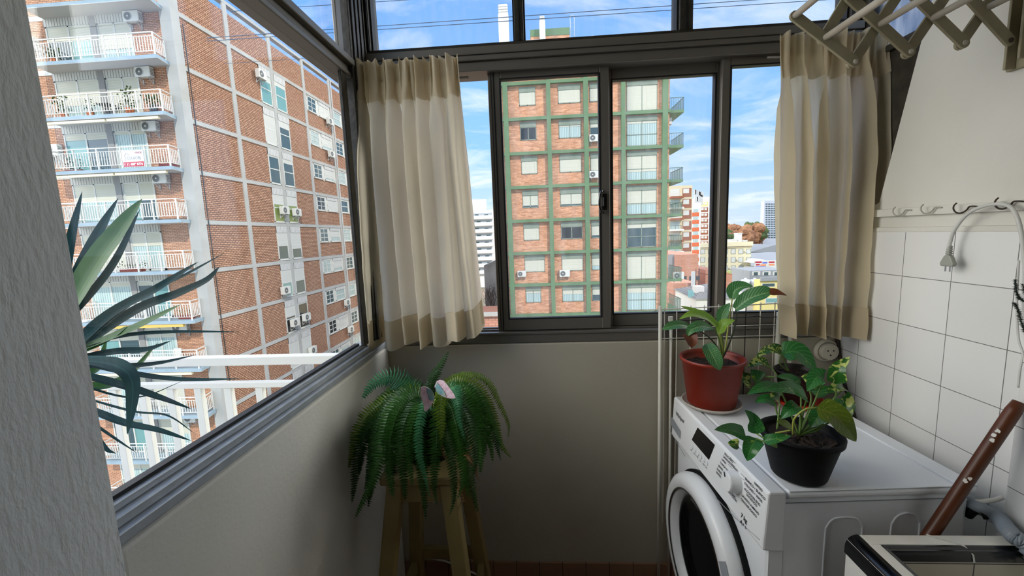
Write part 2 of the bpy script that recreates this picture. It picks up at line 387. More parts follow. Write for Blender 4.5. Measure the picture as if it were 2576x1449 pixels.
# left fixed window: rails run along Y
w = MB(); y0, y1 = .507, 1.60
w.box(XL-.075, XL-.002, y0, y1, ZS, ZS+.020); w.box(XL-.066, XL-.014, y0, y1, ZS+.020, ZS+.038); w.box(XL-.060, XL-.028, y0, y1, ZS+.038, ZS+.053)
win1 = struct(w.build('window_1', 'alu_skylit', bevel=.003), 'large fixed window pane in grey aluminium rails on the left', 'window')
MB().box(XL-.052, XL-.036, y0, 1.42, ZS+.0535, ZS+.060).build('gasket', 'gasket', win1)
w = MB(); w.box(XL-.075, XL-.004, y0, y1, 2.045, 2.062); w.box(XL-.066, XL-.012, y0, y1, 2.062, 2.085); w.box(XL-.075, XL+.006, y0, y1, 2.085, 2.108)
w.build('upper_rail', 'alu', win1, bevel=.003)
MB().box(XL-.046, XL-.041, y0, 1.468, ZS+.054, 2.045).build('pane', 'glass', win1)
MB().box(XL-.022, XL-.008, 1.402, 1.440, ZS+.054, 2.044).build('stile', 'dark_frame', win1, bevel=.003)
MB().box(XL-.046, XL-.041, y0, 1.468, 2.109, ZC-.002).build('upper_pane', 'glass', win1)
w = MB(); w.box(XL-.022, XL-.008, 1.402, 1.440, 2.109, ZC-.002); w.build('upper_stile', 'alu', win1, bevel=.003)
# corner post between the two windows
w = MB(); w.box(XL-.046, XL+.004, 1.47, 1.672, ZS+.055, ZC-.002)
for q in range(4): w.box(XL+.004, XL+.010, 1.485+q*.034, 1.505+q*.034, ZS+.055, ZC-.002)
struct(w.build('trim_1', 'dark_frame', bevel=.003))

# back sliding window
w = MB(); XA, XZ = XL+.006, 1.138
w.box(XA, XZ, 1.602, 1.70, ZS, ZS+.034); w.box(XA, XZ, 1.597, 1.622, ZS+.034, ZS+.044); w.box(XA, XZ, 1.648, 1.656, ZS+.034, ZS+.046); w.box(XA, XZ, 1.684, 1.70, ZS+.034, ZS+.046)
win2 = struct(w.build('window_2', 'alu', bevel=.002), 'grey aluminium sliding window between the two curtains', 'window')
w = MB(); w.box(XA, XZ, 1.598, 1.70, 2.088, 2.122); w.box(XA, XZ, 1.585, 1.70, 2.122, 2.140); w.box(XA, XZ, 1.578, 1.69, 2.140, 2.166)
w.build('head_rail', 'alu', win2, bevel=.003)
def ring(b, x0, x1, z0, z1, y0, y1, l, r, bo, to):
    b.box(x0, x0+l, y0, y1, z0, z1); b.box(x1-r, x1, y0, y1, z0, z1); b.box(x0+l, x1-r, y0, y1, z0, z0+bo); b.box(x0+l, x1-r, y0, y1, z1-to, z1)
def sash(x0, x1, z0, z1, y0, y1, l, r, bo, to, gl):
    b = MB(); ring(b, x0, x1, z0, z1, y0, y1, l, r, bo, to); s = b.build('sash', 'alu', win2, bevel=.003)
    b = MB(); ring(b, x0+l-.003, x1-r+.003, z0+bo-.003, z1-to+.003, y0-.0015, y1+.001, .006, .006, .005, .005); b.build('gasket', 'gasket', s)
    MB().box(x0+l, x1-r, (y0+y1)/2-.002, (y0+y1)/2+.002, z0+bo, z1-to).build('pane', gl, s)
    return s
X = lambda px, y: pt(px, 500, 1, y).x
sA = sash(X(1240, 1.636), X(1533, 1.636), ZS+.046, 2.10, 1.624, 1.647, .046, .036, .048, .036, 'glass_dusty')
b = MB(); x = X(1254, 1.622); b.box(x-.003, x+.001, 1.6215, 1.6235, ZS+.05, 2.095); x = X(1247, 1.622); b.box(x-.001, x+.001, 1.6215, 1.6235, ZS+.05, 2.095); b.build('groove', 'gasket', sA)
sB = sash(X(1517, 1.67), X(1815, 1.67), ZS+.046, 2.10, 1.658, 1.682, .034, .036, .05, .05, 'glass_dusty')
sC = sash(X(1806, 1.636), 1.13, ZS+.046, 2.10, 1.624, 1.647, .030, .04, .05, .04, 'glass')
# latch of the sliding sash
hx, hz = X(1515, 1.62), pt(1510, 508, 1, 1.61).z
b = MB(); b.tube(curve([(hx+.004, 1.620, hz+.040), (hx-.006, 1.604, hz+.036), (hx-.013, 1.598, hz+.010), (hx-.013, 1.598, hz-.012), (hx-.006, 1.604, hz-.036), (hx+.004, 1.620, hz-.040)], 6), .0045, 8)
b.box(hx, hx+.016, 1.612, 1.6235, hz-.030, hz+.030); lt = b.build('latch', 'black_gloss', sA, smooth=False)
MB().box(hx-.004, hx+.004, 1.606, 1.612, hz-.016, hz+.016).build('latch_tab', 'chrome', lt, bevel=.001)

# transom lights over the slider
w = MB(); w.box(XA, XZ, 1.600, 1.69, 2.1665, 2.184)
tx = [(XA, pt(936, 60, 1, 1.62).x), (pt(1290, 60, 1, 1.62).x, pt(1321, 60, 1, 1.62).x), (pt(1701, 60, 1, 1.62).x, pt(1742, 60, 1, 1.62).x), (1.10, XZ)]
for a, c in tx: w.box(a+.006, c-.006, 1.600, 1.69, 2.184, ZC-.002)
win3 = struct(w.build('window_3', 'dark_frame', bevel=.002), 'dark painted row of fixed lights above the sliding window', 'window')
w = MB()
for a, c in tx: w.box(a, a+.006, 1.615, 1.675, 2.184, ZC-.003); w.box(c-.006, c, 1.615, 1.675, 2.184, ZC-.003); w.box((a+c)/2-.002, (a+c)/2+.002, 1.596, 1.60, 2.184, ZC-.003)
w.build('putty_edge', 'gasket', win3)
for (a, c), (d, e) in zip(tx[:-1], tx[1:]): MB().box(c-.003, d+.003, 1.650, 1.654, 2.182, ZC-.003).build('pane', 'glass_dusty', win3)
# closing of the slanted opening beside the right wall
w = MB(); w.box(1.165, 1.20, 1.10, 1.60, 1.4, 2.03); w.box(1.150, 1.21, 1.10, 1.60, 2.03, 2.05); w.box(1.141, 1.20, 1.5705, 1.7, ZS+.0, ZC-.003)
win4 = struct(w.build('window_4', 'dark_frame', bevel=.002), 'dark panel and patterned side light filling the slanted gap by the right curtain', 'window')
MB().box(1.170, 1.176, 1.08, 1.57, 2.05, ZC-.003).build('pane', 'frost', win4)

# ------------------------------------------------------------------ curtains
def curtain(name, label, Pt, Pb, Y, nf, seed, flare=0.0, hem_lift=None):
    """sheet hung between two top points and two bottom points given as (px, py) on the plane Y"""
    rnd = random.Random(seed); nu, nv = 260, 64
    tl, tr_ = [pt(*p, 1, Y) for p in Pt]; bl, br = [pt(*p, 1, Y) for p in Pb]
    ks = [(rnd.uniform(.6, 1.3), rnd.uniform(0, 6.28)) for _ in range(8)]
    def P(u, v, dy=0):
        vb = min(1, max(0, (v-.10)/.12)); edge = min(1, u/.06, (1-u)/.06)
        uu = u+edge*((.040+.010*math.sin(3*u*6+ks[7][1]))*7.3/nf*math.sin(2*PI*nf*u+1.2+.9*math.sin(2*PI*1.3*u+ks[4][1]))*vb*(1-.35*v)
                     +.013*math.sin(2*PI*nf*2*u+ks[5][1])*(1-vb)+.02*math.sin(2*PI*1.7*u+ks[0][1])*v)
        xt = tl.x+(tr_.x-tl.x)*uu; xb = bl.x+(br.x-bl.x)*uu
        s = v**1.25 if flare else v
        x = xt+(xb-xt)*s
        z0 = tl.z+(tr_.z-tl.z)*u+.006*math.sin(2*PI*nf*1.9*u+ks[1][1])*(1-v)
        zb = bl.z+(br.z-bl.z)*u
        if hem_lift: zb += hem_lift(u)
        z = z0+(zb-z0)*v
        ph = 2*PI*nf*u+ks[2][1]
        pinch = math.exp(-((v-.14)/.06)**2)
        a = .013+.034*min(1, max(0, (v-.08)/.3))
        y = a*(math.sin(ph+.5*math.sin(ph))+.35*math.sin(2.3*ph+ks[3][1]+1.5*v)*(1-.5*v)+.2*math.sin(.53*ph+2*v+ks[4][1])*v*2)
        fine = .011*math.sin(ph*2.6+ks[5][1]+.8*math.sin(ph*.7))*max(0, 1-v/.2)
        y += fine-.004*pinch
        y += .004*math.sin(40*v+9*u)*math.sin(7*v+ks[6][1])*v
        return V((x, Y+y+dy, z))
    rt_ = thing(name, label, 'curtain', (tl.x/2+tr_.x/2, Y, tl.z))
    b = MB(); b.grid([[P(i/nu, j/nv) for i in range(nu+1)] for j in range(nv+1)]); b.build('panel', 'curtain', rt_, smooth=True)
    b = MB(); b.grid([[P(i/nu, j/20*.135, -.0035) for i in range(nu+1)] for j in range(21)]); b.build('heading', 'curtain2', rt_, smooth=True)
    b = MB(); b.grid([[P(i/nu, .895+j/8*.105, -.0035) for i in range(nu+1)] for j in range(9)]); b.build('hem', 'curtain2', rt_, smooth=True)
    b = MB(); b.tube([P(i/nu, .893, -.0045) for i in range(nu+1)], .0012, 5); b.build('hem_seam', 'curtain2', rt_)
    b = MB(); b.tube([(tl.x-.02, Y+.022, tl.z-.06), (tr_.x+.03, Y+.022, tr_.z-.065)], .004, 8); b.build('curtain_rod', 'alu', rt_, smooth=True)
    return rt_
curtain('curtain', 'cream linen curtain hanging in the corner at the left end of the sliding window', ((872, 160), (1152, 140)), ((922, 872), (1219, 858)), 1.515, 7.3, 3, flare=1,
        hem_lift=lambda u: .05*max(0, (u-.72)/.28)**1.5-.012*math.sin(u*30))
curtain('curtain', 'cream linen curtain at the right end of the sliding window beside the tiled wall', ((1957, 88), (2232, 78)), ((1962, 838), (2172, 850)), 1.515, 5.2, 11,
        hem_lift=lambda u: -.006*math.sin(u*21))

# ------------------------------------------------------------------ washing machine
wm = thing('washing_machine', 'white front loading washing machine with three potted plants standing on top', 'washing machine', (.526, .963, 0))
WA = math.radians(3.0); WP = V((.539, .958, 0)); WB = V((.526, .963, 0))
MB().box(.538, 1.02, .972, 1.552, .03, .826).build('body', 'white_enamel', wm, bevel=.012)
b = MB(); b.box(.574, 1.03, .965, 1.56, .827, .846); b.build('top_lid', 'white_enamel', wm, bevel=.007)
b = MB(); b.box(.985, 1.03, .966, 1.559, .846, .851); b.box(.578, .984, .966, .978, .846, .849); b.box(.578, .984, 1.548, 1.559, .846, .849); b.build('lid_rim', 'white_enamel', wm, bevel=.003)
XF = lambda z: .518+(z-.70)*.055
b = MB(); b.prism([(XF(.85), .963, .846), (XF(.70), .963, .695), (.546, .963, .690), (.571, .963, .69), (.571, .963, .848), (XF(.85)+.006, .963, .849)], (0, .598, 0))
cp = b.build('control_panel', 'white_plastic', wm, bevel=.005)
b = MB(); b.box(.5375, .572, .9695, .972, .10, .69); b.box(.572, .574, .9712, .9722, .10, .82); b.build('corner_strip', 'white_plastic', wm)
b = MB(); b.box(.572, .5735, .9703, .9723, .30, .826); b.box(.574, 1.02, .9703, .9723, .8135, .815); b.build('seam', 'grey_plastic', wm)
for x0, x1, zt in ((.675, .765, .772), (.835, .905, .778)):
    b = MB(); b.tube(curve([(x0, .9715, .45), (x0, .9715, zt-.06), (x0+.004, .9715, zt-.022), (x0+.018, .9715, zt-.004), (x0+.04, .9715, zt), (x1-.04, .9715, zt), (x1-.018, .9715, zt-.004), (x1-.004, .9715, zt-.022), (x1, .9715, zt-.06), (x1, .9715, .45)], 5), .0022, 6)
    b.build('side_embossing', 'white_enamel', wm, smooth=True)
# display, buttons, drawer grip
def fpl(px, py, off=0.0):
    q = Matrix.Rotation(-WA, 3, 'Z'); e = q@(EYE-WP)+WB; d = q@(rt*(px-1288)+up*(724.5-py)+fw*FPX); x = .524
    for _ in range(5): p = e+d*((x-e.x)/d.x); x = XF(p.z)-off
    return p
b = MB(); b.poly([fpl(*q, .0008) for q in ((1755, 1075), (1798, 1119), (1783, 1157), (1740, 1106))]); b.build('display', 'black_gloss', cp)
b = MB(); q = [fpl(*s, .0006) for s in ((1690, 1048), (1713, 1086), (1711, 1105), (1686, 1066))]; b.poly(q); b.build('drawer_grip', 'grey_plastic', cp)
for P_ in (((1684, 1080), (1722, 1146), (1723, 1148)), ((1800, 1252), (1850, 1303), (1911, 1358))): MB().tube([fpl(*s, .0003) for s in P_], .0010, 5).build('panel_seam', 'grey_plastic', cp)
b = MB()
for i in range(6):
    c = fpl(1741+i*7.4, 1124+i*8.2, .0008); b.lathe([(.0072, 0), (.0072, .0012), (.006, .0018)], c, 18, (-1, 0, .06))
b.build('touch_button', 'white_plastic', cp)
TX, TY = (0, -1, 0), (.055, 0, 1)
def letter(name, items):
    b = MB()
    for tx_, px, py, sz, sx, bo in items: b.text(tx_, fpl(px, py, .001), TX, TY, sz, 'LEFT', sx, bo)
    return b.build(name, 'print', cp)
for i in range(6): letter('button_caption', [(('60°', 'ECO', 'PRE', 'rpm', '1400', '24h')[i], 1737+i*7.4, 1132+i*8.6, .008, 1, 0)])
letter('brand_lettering', [('Whirlpool', 1700, 1043, .021, .85, .01)])
for q in (('DELICADO', 1822, 1143), ('LAVADO INTENSO', 1819, 1150), ('LANA', 1815, 1157), ('CARGA 1/2', 1811, 1165), ('JEANS', 1807, 1173), ('EDREDONES', 1803, 1181), ('SINTETICO', 1801, 1189),
          ('RAPIDO', 1897, 1217), ('BLANCO + BLANCO', 1874, 1206), ('COLORES + VIVOS', 1872, 1217), ('ALGODON ECO', 1872, 1231), ('SINTETICO', 1877, 1246), ('LAVADO A MANO', 1865, 1247), ('CENTRIFUGADO', 1863, 1257), ('LIMPIEZA', 1831, 1232), ('ANTIOLOR', 1830, 1237)):
    letter('programme_name', [(*q, .0096, 1, .02)])
letter('capacity_lettering', [('7 kg', 1863, 1299, .017, 1, .02)]); letter('energy_lettering', [('A++', 1861, 1315, .017, 1, .02)])
for a, c in (((1834, 1160), (1848, 1174)), ((1832, 1168), (1843, 1180)), ((1836, 1150), (1850, 1166)), ((1862, 1190), (1890, 1218)), ((1864, 1202), (1872, 1208))): MB().tube([fpl(*a, .0009), fpl(*c, .0009)], .0005, 4).build('guide_line', 'print', cp)
c = fpl(1853, 1212); nx = V((-1, 0, .055)).normalized()
b = MB(); b.lathe([(.030, 0), (.0295, .006), (.027, .026), (.025, .030), (.0, .0302)], c, 36, nx, False); dl = b.build('dial', 'white_plastic', cp, smooth=False, bevel=.0008)
b = MB(); b.beam(c+nx*.031+V((0, .004, .012)), c+nx*.031+V((0, .009, .024)), .0035, .001, nx); b.build('dial_mark', 'print', dl)
# porthole door
dc = V((.5375, 1.262, .425))
b = MB(); b.lathe([(.262, 0), (.263, .012), (.252, .014)], dc, 64, (-1, 0, 0), True); b.build('door_seal', 'black_plastic', wm, smooth=False)
b = MB(); b.lathe([(.252, .014), (.256, .03), (.250, .050), (.238, .060), (.222, .063), (.205, .060), (.195, .052), (.182, .030), (.180, .022)], dc, 72, (-1, 0, 0), False)
dr = b.build('door', 'white_plastic', wm, smooth=True)
b = MB(); b.lathe([(.206, .0615), (.203, .0635), (.200, .0600)], dc, 72, (-1, 0, 0), False); b.build('door_trim', 'chrome', dr, smooth=True)
b = MB(); b.lathe([(.183, .030), (.176, .034), (.168, .030), (.150, .018), (.110, .008), (.05, .004), (.001, .003)], dc, 64, (-1, 0, 0), False); b.build('porthole_glass', 'door_glass', dr, smooth=True)
b = MB(); rows = []
for i in range(17):
    a = math.radians(-38+i*76/16); e = V((0, -math.cos(a), math.sin(a)))
    rows.append([dc+e*.247+V((-.0545, 0, 0)), dc+e*.240+V((-.0610, 0, 0)), dc+e*.226+V((-.0645, 0, 0))])
b.grid(rows); b.build('door_handle', 'grey_plastic', dr, smooth=True)
MB().box(.54, 1.0, .985, 1.54, 0, .03).build('plinth', 'black_plastic', wm)
wm.location = WP; wm.rotation_euler.z = WA

# ------------------------------------------------------------------ plants on the washing machine
ZT = .8515
def potlathe(rt_, rb, h, wall=.004, lip=.006):
    return [(rb*.96, 0), (rb, .004), (rt_-.003, h-lip*2.2), (rt_+.003, h-lip*2), (rt_+.004, h-.002), (rt_+.001, h), (rt_-wall, h-.002), (rt_-wall-.002, h-lip*2), (rb+(rt_-rb)*.78-wall, h*.80), (.001, h*.80)]
def soil(c, r, z, parent):
    b = MB(); rows = []
    for i in range(9):
        row = []
        for j in range(25):
            a = 2*PI*j/24; rr = r*i/8
            row.append((c.x+rr*math.cos(a), c.y+rr*math.sin(a), z+random.uniform(-.004, .006)*(0 if j in (0, 24) else 1)))
        row[24] = row[0]; rows.append(row)
    b.grid(rows); b.build('soil', 'soil', parent, smooth=False)
# peace lily in the red pot
c = pt(1789, 1012, 2, ZT+.008)
t = thing('peace_lily', 'peace lily with browned leaf tips in a red plastic pot on the washing machine', 'potted plant', (c.x, c.y, ZT+.008))
hp = pt(1789, 897, 1, c.y).z-c.z; rr = (pt(1869, 897, 1, c.y)-pt(1717, 897, 1, c.y)).length/2; rb = (pt(1846, 1012, 1, c.y)-pt(1731, 1012, 1, c.y)).length/2
MB().lathe(potlathe(rr, rb, hp), c, 56).build('pot', 'terracotta', t, smooth=True)
s0 = c+V((0, 0, hp*.80)); soil(s0, rr*.86, c.z+hp*.82, t)
yl = c.y
def L(px, py, dy=0): return pt(px, py, 1, yl+dy)
def stem(P, r0, r1, mat, parent, name='stem'):
    C = curve(P, 6); k = len(C)
    MB().tube(C, [r0+(r1-r0)*i/(k-1) for i in range(k)], 7).build(name, mat, parent, smooth=True)
root = V((s0.x+.028, s0.y+.01, c.z+hp*.80))
lily = [ # leaf points (px, py, dy), width m, material ; stem points
 ([(1850, 778, .02), (1885, 752, .0), (1925, 738, -.02), (1945, 738, -.03)], .072, 'lily', [(1828, 880, .01), (1846, 830, .02), (1853, 795, .02), (1850, 778, .02)], 'stem_dark', .45),
 ([(1842, 752, .05), (1848, 733, .05), (1868, 722, .04), (1894, 720, .03)], .058, 'lily', [(1824, 880, .02), (1832, 820, .05), (1842, 752, .05)], 'stem_y', .7),
 ([(1812, 815, .02), (1820, 785, .03), (1836, 762, .04)], .046, 'lily', [(1820, 885, .01), (1812, 815, .02)], 'stem', .3),
 ([(1806, 822, .01), (1780, 798, 0), (1745, 783, -.01), (1712, 770, -.02)], .030, 'lily_y', [(1817, 885, 0), (1813, 850, .01), (1806, 822, .01)], 'stem_y', .5),
 ([(1803, 822, -.01), (1775, 797, -.03), (1740, 790, -.04), (1707, 804, -.05)], .040, 'lily_y', [(1815, 885, 0), (1810, 850, 0), (1803, 822, -.01)], 'stem_y', .3),
 ([(1809, 838, -.02), (1822, 815, -.03), (1848, 806, -.04)], .044, 'lily_y', [(1817, 885, -.01), (1809, 838, -.02)], 'stem_y', .3),
 ([(1736, 822, -.03), (1710, 818, -.05), (1685, 822, -.06), (1666, 829, -.06)], .044, 'lily', [(1810, 885, 0), (1780, 845, -.01), (1736, 822, -.03)], 'stem_dark', .3),
 ([(1794, 826, -.04), (1765, 822, -.07), (1740, 830, -.08), (1728, 846, -.085)], .052, 'lily', [(1815, 888, -.01), (1808, 850, -.03), (1794, 826, -.04)], 'stem', .35),
 ([(1730, 838, -.078), (1740, 856, -.09), (1740, 876, -.085)], .046, 'lily_dead', None, None, .5),
 ([(1779, 866, -.06), (1788, 885, -.095), (1802, 912, -.115), (1812, 932, -.118)], .060, 'lily', [(1808, 892, -.02), (1796, 868, -.03), (1779, 866, -.06)], 'stem', .35),
 ([(1936, 737, -.026), (1955, 738, -.032), (1979, 743, -.036)], .030, 'lily_dead', None, None, .6),
]
for P, wd, mt, st, sm, fold in lily:
    b = MB(); blade(b, [L(*p) for p in P], wd, prof=(lambda t: 1.0*(1-t**2.2)) if mt == 'lily_dead' else None, fold=fold, n=8, across=6, wave=.04); b.build('leaf', mt, t, smooth=True)
    if st: stem([root+V((random.uniform(-.012, .012), random.uniform(-.012, .012), 0))]+[L(*p) for p in st], .0034, .0022, sm, t)
sc_ = thing('plant_saucer', 'shallow pale saucer under the red plastic plant pot', 'saucer', (c.x, c.y, ZT))
MB().lathe([(rb+.004, .0), (rb+.017, .010), (rb+.020, .016), (rb+.017, .0165), (rb+.011, .010), (rb+.002, .006), (.001, .006)], V((c.x, c.y, ZT)), 48).build('dish', ['saucer'], sc_, smooth=True)

def pothos(t, c, leaves, yb, rootpts, mats, wscale):
    for P, wpx, mt, st in leaves:
        P3 = [pt(p[0], p[1], 1, yb+p[2]) for p in P]; dist = (P3[0]-EYE).dot(fw); wd = wpx*dist/FPX*wscale
        if len(P3) == 2:
            mid = (P3[0]+P3[1])/2+V((0, 0, .012)); P3 = [P3[0], mid, P3[1]]
        b = MB(); blade(b, P3, wd, prof=lambda q: min(1, (q/.13))**.6*(1-q**2.4)**.9 if q < 1 else 0, fold=.28, n=7, across=6, wave=.02); b.build('leaf', mt, t, smooth=True)
        if st is not None:
            q = [pt(p[0], p[1], 1, yb+p[2]) for p in st]+[P3[0]]
            stem(q, .0026, .0018, 'stem' if mt != 'pothos_o' else 'stem_y', t, 'vine_stem')
c2 = pt(2008, 1190, 2, ZT); yp = c2.y
t = thing('pothos', 'pothos with trailing leaves in a black plastic pot at the front of the washing machine', 'potted plant', c2)
hp2 = pt(2013, 1083, 1, yp).z-ZT; r2 = (pt(2107, 1083, 1, yp)-pt(1923, 1083, 1, yp)).length/2; r2b = (pt(2072, 1190, 1, yp)-pt(1946, 1190, 1, yp)).length/2
MB().lathe(potlathe(r2, r2b, hp2, lip=.007), c2, 56).build('pot', 'black_plastic', t, smooth=True)
soil(c2, r2*.86, ZT+hp2*.82, t)
so = (2010, 1095, 0)
pothos(t, c2, [
 ([(1877, 1098, -.06), (1840, 1083, -.07), (1797, 1081, -.08)], 40, 'pothos', [(1955, 1120, -.09), (1925, 1112, -.08)]),
 ([(1905, 1092, -.04), (1895, 1058, -.03), (1874, 1031, -.03)], 36, 'pothos', [(1930, 1108, -.07)]),
 ([(1903, 1103, -.07), (1888, 1130, -.09), (1879, 1160, -.09)], 40, 'pothos', [(1955, 1125, -.10), (1925, 1112, -.09)]),
 ([(1921, 1110, -.10), (1955, 1103, -.11), (1991, 1096, -.11)], 27, 'pothos', None),
 ([(1840, 1106, -.07), (1850, 1120, -.08), (1858, 1128, -.08)], 26, 'pothos_v', None),
 ([(2030, 1001, -.01), (1985, 978, -.03), (1925, 980, -.04)], 44, 'pothos', [so, (2020, 1040, 0)]),
 ([(1965, 985, .02), (1925, 975, .01), (1879, 992, .0)], 36, 'pothos', [so, (1985, 1030, .02)]),
 ([(2012, 972, .05), (1985, 952, .05), (1953, 947, .05)], 28, 'pothos', [so, (2015, 1020, .04)]),
 ([(2072, 955, .03), (2055, 950, .03), (2030, 985, .02)], 46, 'pothos', [so, (2045, 1020, .03)]),
 ([(2105, 966, .02), (2108, 930, .02), (2138, 897, .02)], 38, 'pothos_v', [so, (2070, 1040, .02), (2100, 1000, .02)]),
 ([(2124, 976, .05), (2105, 975, .04), (2080, 990, .04)], 30, 'pothos_v', [so, (2080, 1020, .04)]),
 ([(2115, 1040, .06), (2130, 1018, .06), (2136, 985, .06)], 42, 'pothos_v', [so, (2085, 1050, .04)]),
 ([(2054, 1026, -.05), (2100, 1045, -.07), (2130, 1080, -.08), (2154, 1111, -.08)], 60, 'pothos_o', [(1995, 1095, -.02), (1998, 1055, -.04), (2025, 1030, -.05)]),
 ([(2012, 1024, -.01), (1990, 1030, -.02), (1963, 1054, -.02)], 38, 'pothos', [so, (2015, 1060, 0)]),
 ([(2075, 1042, .0), (2058, 1050, .0), (2038, 1075, .0)], 46, 'pothos', [so, (2060, 1080, .0)]),
 ([(1962, 1012, .0), (1950, 1000, -.01), (1932, 995, -.01)], 30, 'pothos_v', [(1955, 1080, -.02), (1958, 1050, -.01)]),
 ([(1950, 1012, .03), (1925, 1005, .03), (1899, 1012, .03)], 30, 'pothos', [so, (1960, 1050, .02)]),
 ([(2117, 1025, -.01), (2105, 1015, -.01), (2095, 1012, -.01)], 30, 'pothos', [so, (2090, 1060, 0)]),
 ([(1992, 1082, -.05), (1975, 1068, -.06), (1953, 1060, -.06)], 26, 'pothos_o', [(1950, 1090, -.04)]),
 ([(2030, 965, .07), (2045, 958, .07), (2062, 985, .06)], 36, 'pothos_v', [so, (2040, 1010, .06)]),
 ([(2040, 985, .05), (2060, 985, .05), (2092, 975, .05)], 40, 'pothos', None),
], yp, None, None, 1.08)
c3 = pt(1998, 1002, 2, ZT+.012); c3.y = min(c3.y, 1.47); y3 = c3.y
t = thing('pothos', 'small variegated pothos in a dark pot on the rear edge of the washing machine', 'potted plant', c3)
r3 = .072; h3 = pt(1990, 930, 1, y3).z-c3.z
MB().lathe(potlathe(r3, .052, h3, lip=.005), c3, 48).build('pot', pm('dark_brown_plastic', '1f1412', .4), t, smooth=True)
soil(c3, r3*.86, c3.z+h3*.82, t)
so = (1985, 935, 0)
pothos(t, c3, [
 ([(1966, 889, -.01), (2010, 888, -.03), (2057, 940, -.05)], 52, 'pothos', [so, (1975, 915, 0)]),
 ([(1968, 888, .0), (1935, 880, -.02), (1902, 898, -.03)], 26, 'pothos_v', [so, (1962, 915, .0)]),
 ([(1967, 886, .02), (1955, 875, .02), (1937, 864, .02)], 22, 'pothos_v', None),
 ([(1934, 917, -.01), (1908, 910, -.02), (1880, 925, -.03)], 27, 'pothos_v', [(1955, 945, -.04), (1945, 930, -.03)]),
 ([(1908, 932, -.02), (1905, 945, -.03), (1902, 966, -.04)], 30, 'pothos', [(1950, 948, -.05), (1925, 945, -.03)]),
 ([(1872, 937, .0), (1876, 955, -.01), (1886, 978, -.02)], 24, 'pothos_v', [(1945, 950, -.04), (1905, 945, -.01)]),
], y3, None, None, 1.1)
t = thing('plant_saucer', 'red plastic saucer half hidden under the rear pothos pot', 'saucer', (c3.x, c3.y, ZT))
MB().lathe([(.060, 0), (.080, .014), (.083, .020), (.080, .0205), (.072, .013), (.06, .010), (.001, .010)], V((c3.x, c3.y, ZT)), 40).build('dish', 'red_plastic', t, smooth=True)

# ------------------------------------------------------------------ stool, fern, paper butterfly
st = thing('wooden_stool', 'tall cream painted wooden stool carrying the fern below the left curtain', 'stool', (-.37, 1.26, 0))
MB().box(-.495, -.245, 1.13, 1.40, .752, .780).build('seat', 'stool', st, bevel=.006)
legs = (((-.288, 1.155, .751), (-.205, 1.055, 0)), ((-.452, 1.155, .751), (-.545, 1.065, 0)), ((-.295, 1.372, .751), (-.222, 1.440, 0)), ((-.455, 1.372, .751), (-.520, 1.440, 0)))
for p, q in legs: MB().beam(p, q, .046, .046, (0, 1, 0)).build('leg', 'stool', st, bevel=.004)
def onleg(i, z):
    p, q = V(legs[i][0]), V(legs[i][1]); return p+(q-p)*((p.z-z)/(p.z-q.z))
for i, j, z in ((0, 1, .20), (2, 3, .30), (0, 2, .25), (1, 3, .25)):
    MB().beam(onleg(i, z), onleg(j, z), .022, .045).build('stretcher', 'stool', st, bevel=.003)
for i, j in ((0, 1), (2, 3), (0, 2), (1, 3)):
    MB().beam(onleg(i, .722), onleg(j, .722), .020, .058).build('apron', 'stool', st, bevel=.002)

fc = V((-.375, 1.262, .781))
fe = thing('boston_fern', 'bushy green boston fern in a dark pot on the cream stool', 'potted plant', fc)
MB().lathe(potlathe(.092, .070, .130), fc, 40).build('pot', 'black_plastic', fe, smooth=True)
soil(fc, .080, fc.z+.108, fe)
FR = random.Random(5)
def frond(P, wpx, mat, jag=.12):
    """rachis through (px, py, y) with leaflets in pairs; wpx is the full width in photo pixels"""
    P3 = [V((fc.x+FR.uniform(-.03, .03), fc.y+FR.uniform(-.03, .03), fc.z+.11))]+[pt(p[0], p[1], 1, p[2]) for p in P]
    C = curve(P3, 14); L_ = [0]
    for a, q in zip(C[:-1], C[1:]): L_.append(L_[-1]+(q-a).length)
    tot = L_[-1]; b = MB(); wd = wpx*1.5/FPX
    b.tube(C, [.0014*(1-.75*l/tot) for l in L_], 4)
    n = max(14, int(tot/.0088)); tw = FR.uniform(-.5, .5)
    for k in range(n):
        s = tot*(.10+.89*k/n); i = max(j for j in range(len(L_)) if L_[j] <= s+1e-9); i = min(i, len(C)-2)
        f = (s-L_[i])/max(1e-6, L_[i+1]-L_[i]); c = C[i].lerp(C[i+1], f); tan = (C[i+1]-C[i]).normalized()
        vv = ((EYE-c).normalized()+V((0, 0, .5))).normalized(); sd = tan.cross(vv).normalized(); nn = sd.cross(tan).normalized()
        sd = (sd*math.cos(tw)+nn*math.sin(tw)).normalized(); nn = sd.cross(tan).normalized()
        t_ = s/tot; ln = wd/2*min(1, .35+t_*3.2)*(1-max(0, t_-.55)/.47)**.8*FR.uniform(1-jag, 1+jag); lw = .0052*min(1, ln/.012+.3)
        for sg in (-1, 1):
            d = (sd*sg+tan*.28-nn*.22+V((0, 0, FR.uniform(-.15, .05)))).normalized(); q0 = len(b.v)
            w_ = (tan-d*tan.dot(d)).normalized()
            m1 = c+d*ln*.5+nn*.0022; tip = c+d*ln-nn*.003+tan*.002
            b.v += [c-w_*lw*.5, c+w_*lw*.6, m1+w_*lw*.62, tip, m1-w_*lw*.52]
            b.face([q0, q0+1, q0+2, q0+3, q0+4], [(.3, 0), (.7, 0), (.8, .5), (.5, 1), (.2, .5)])
    b.build('frond', mat, fe)
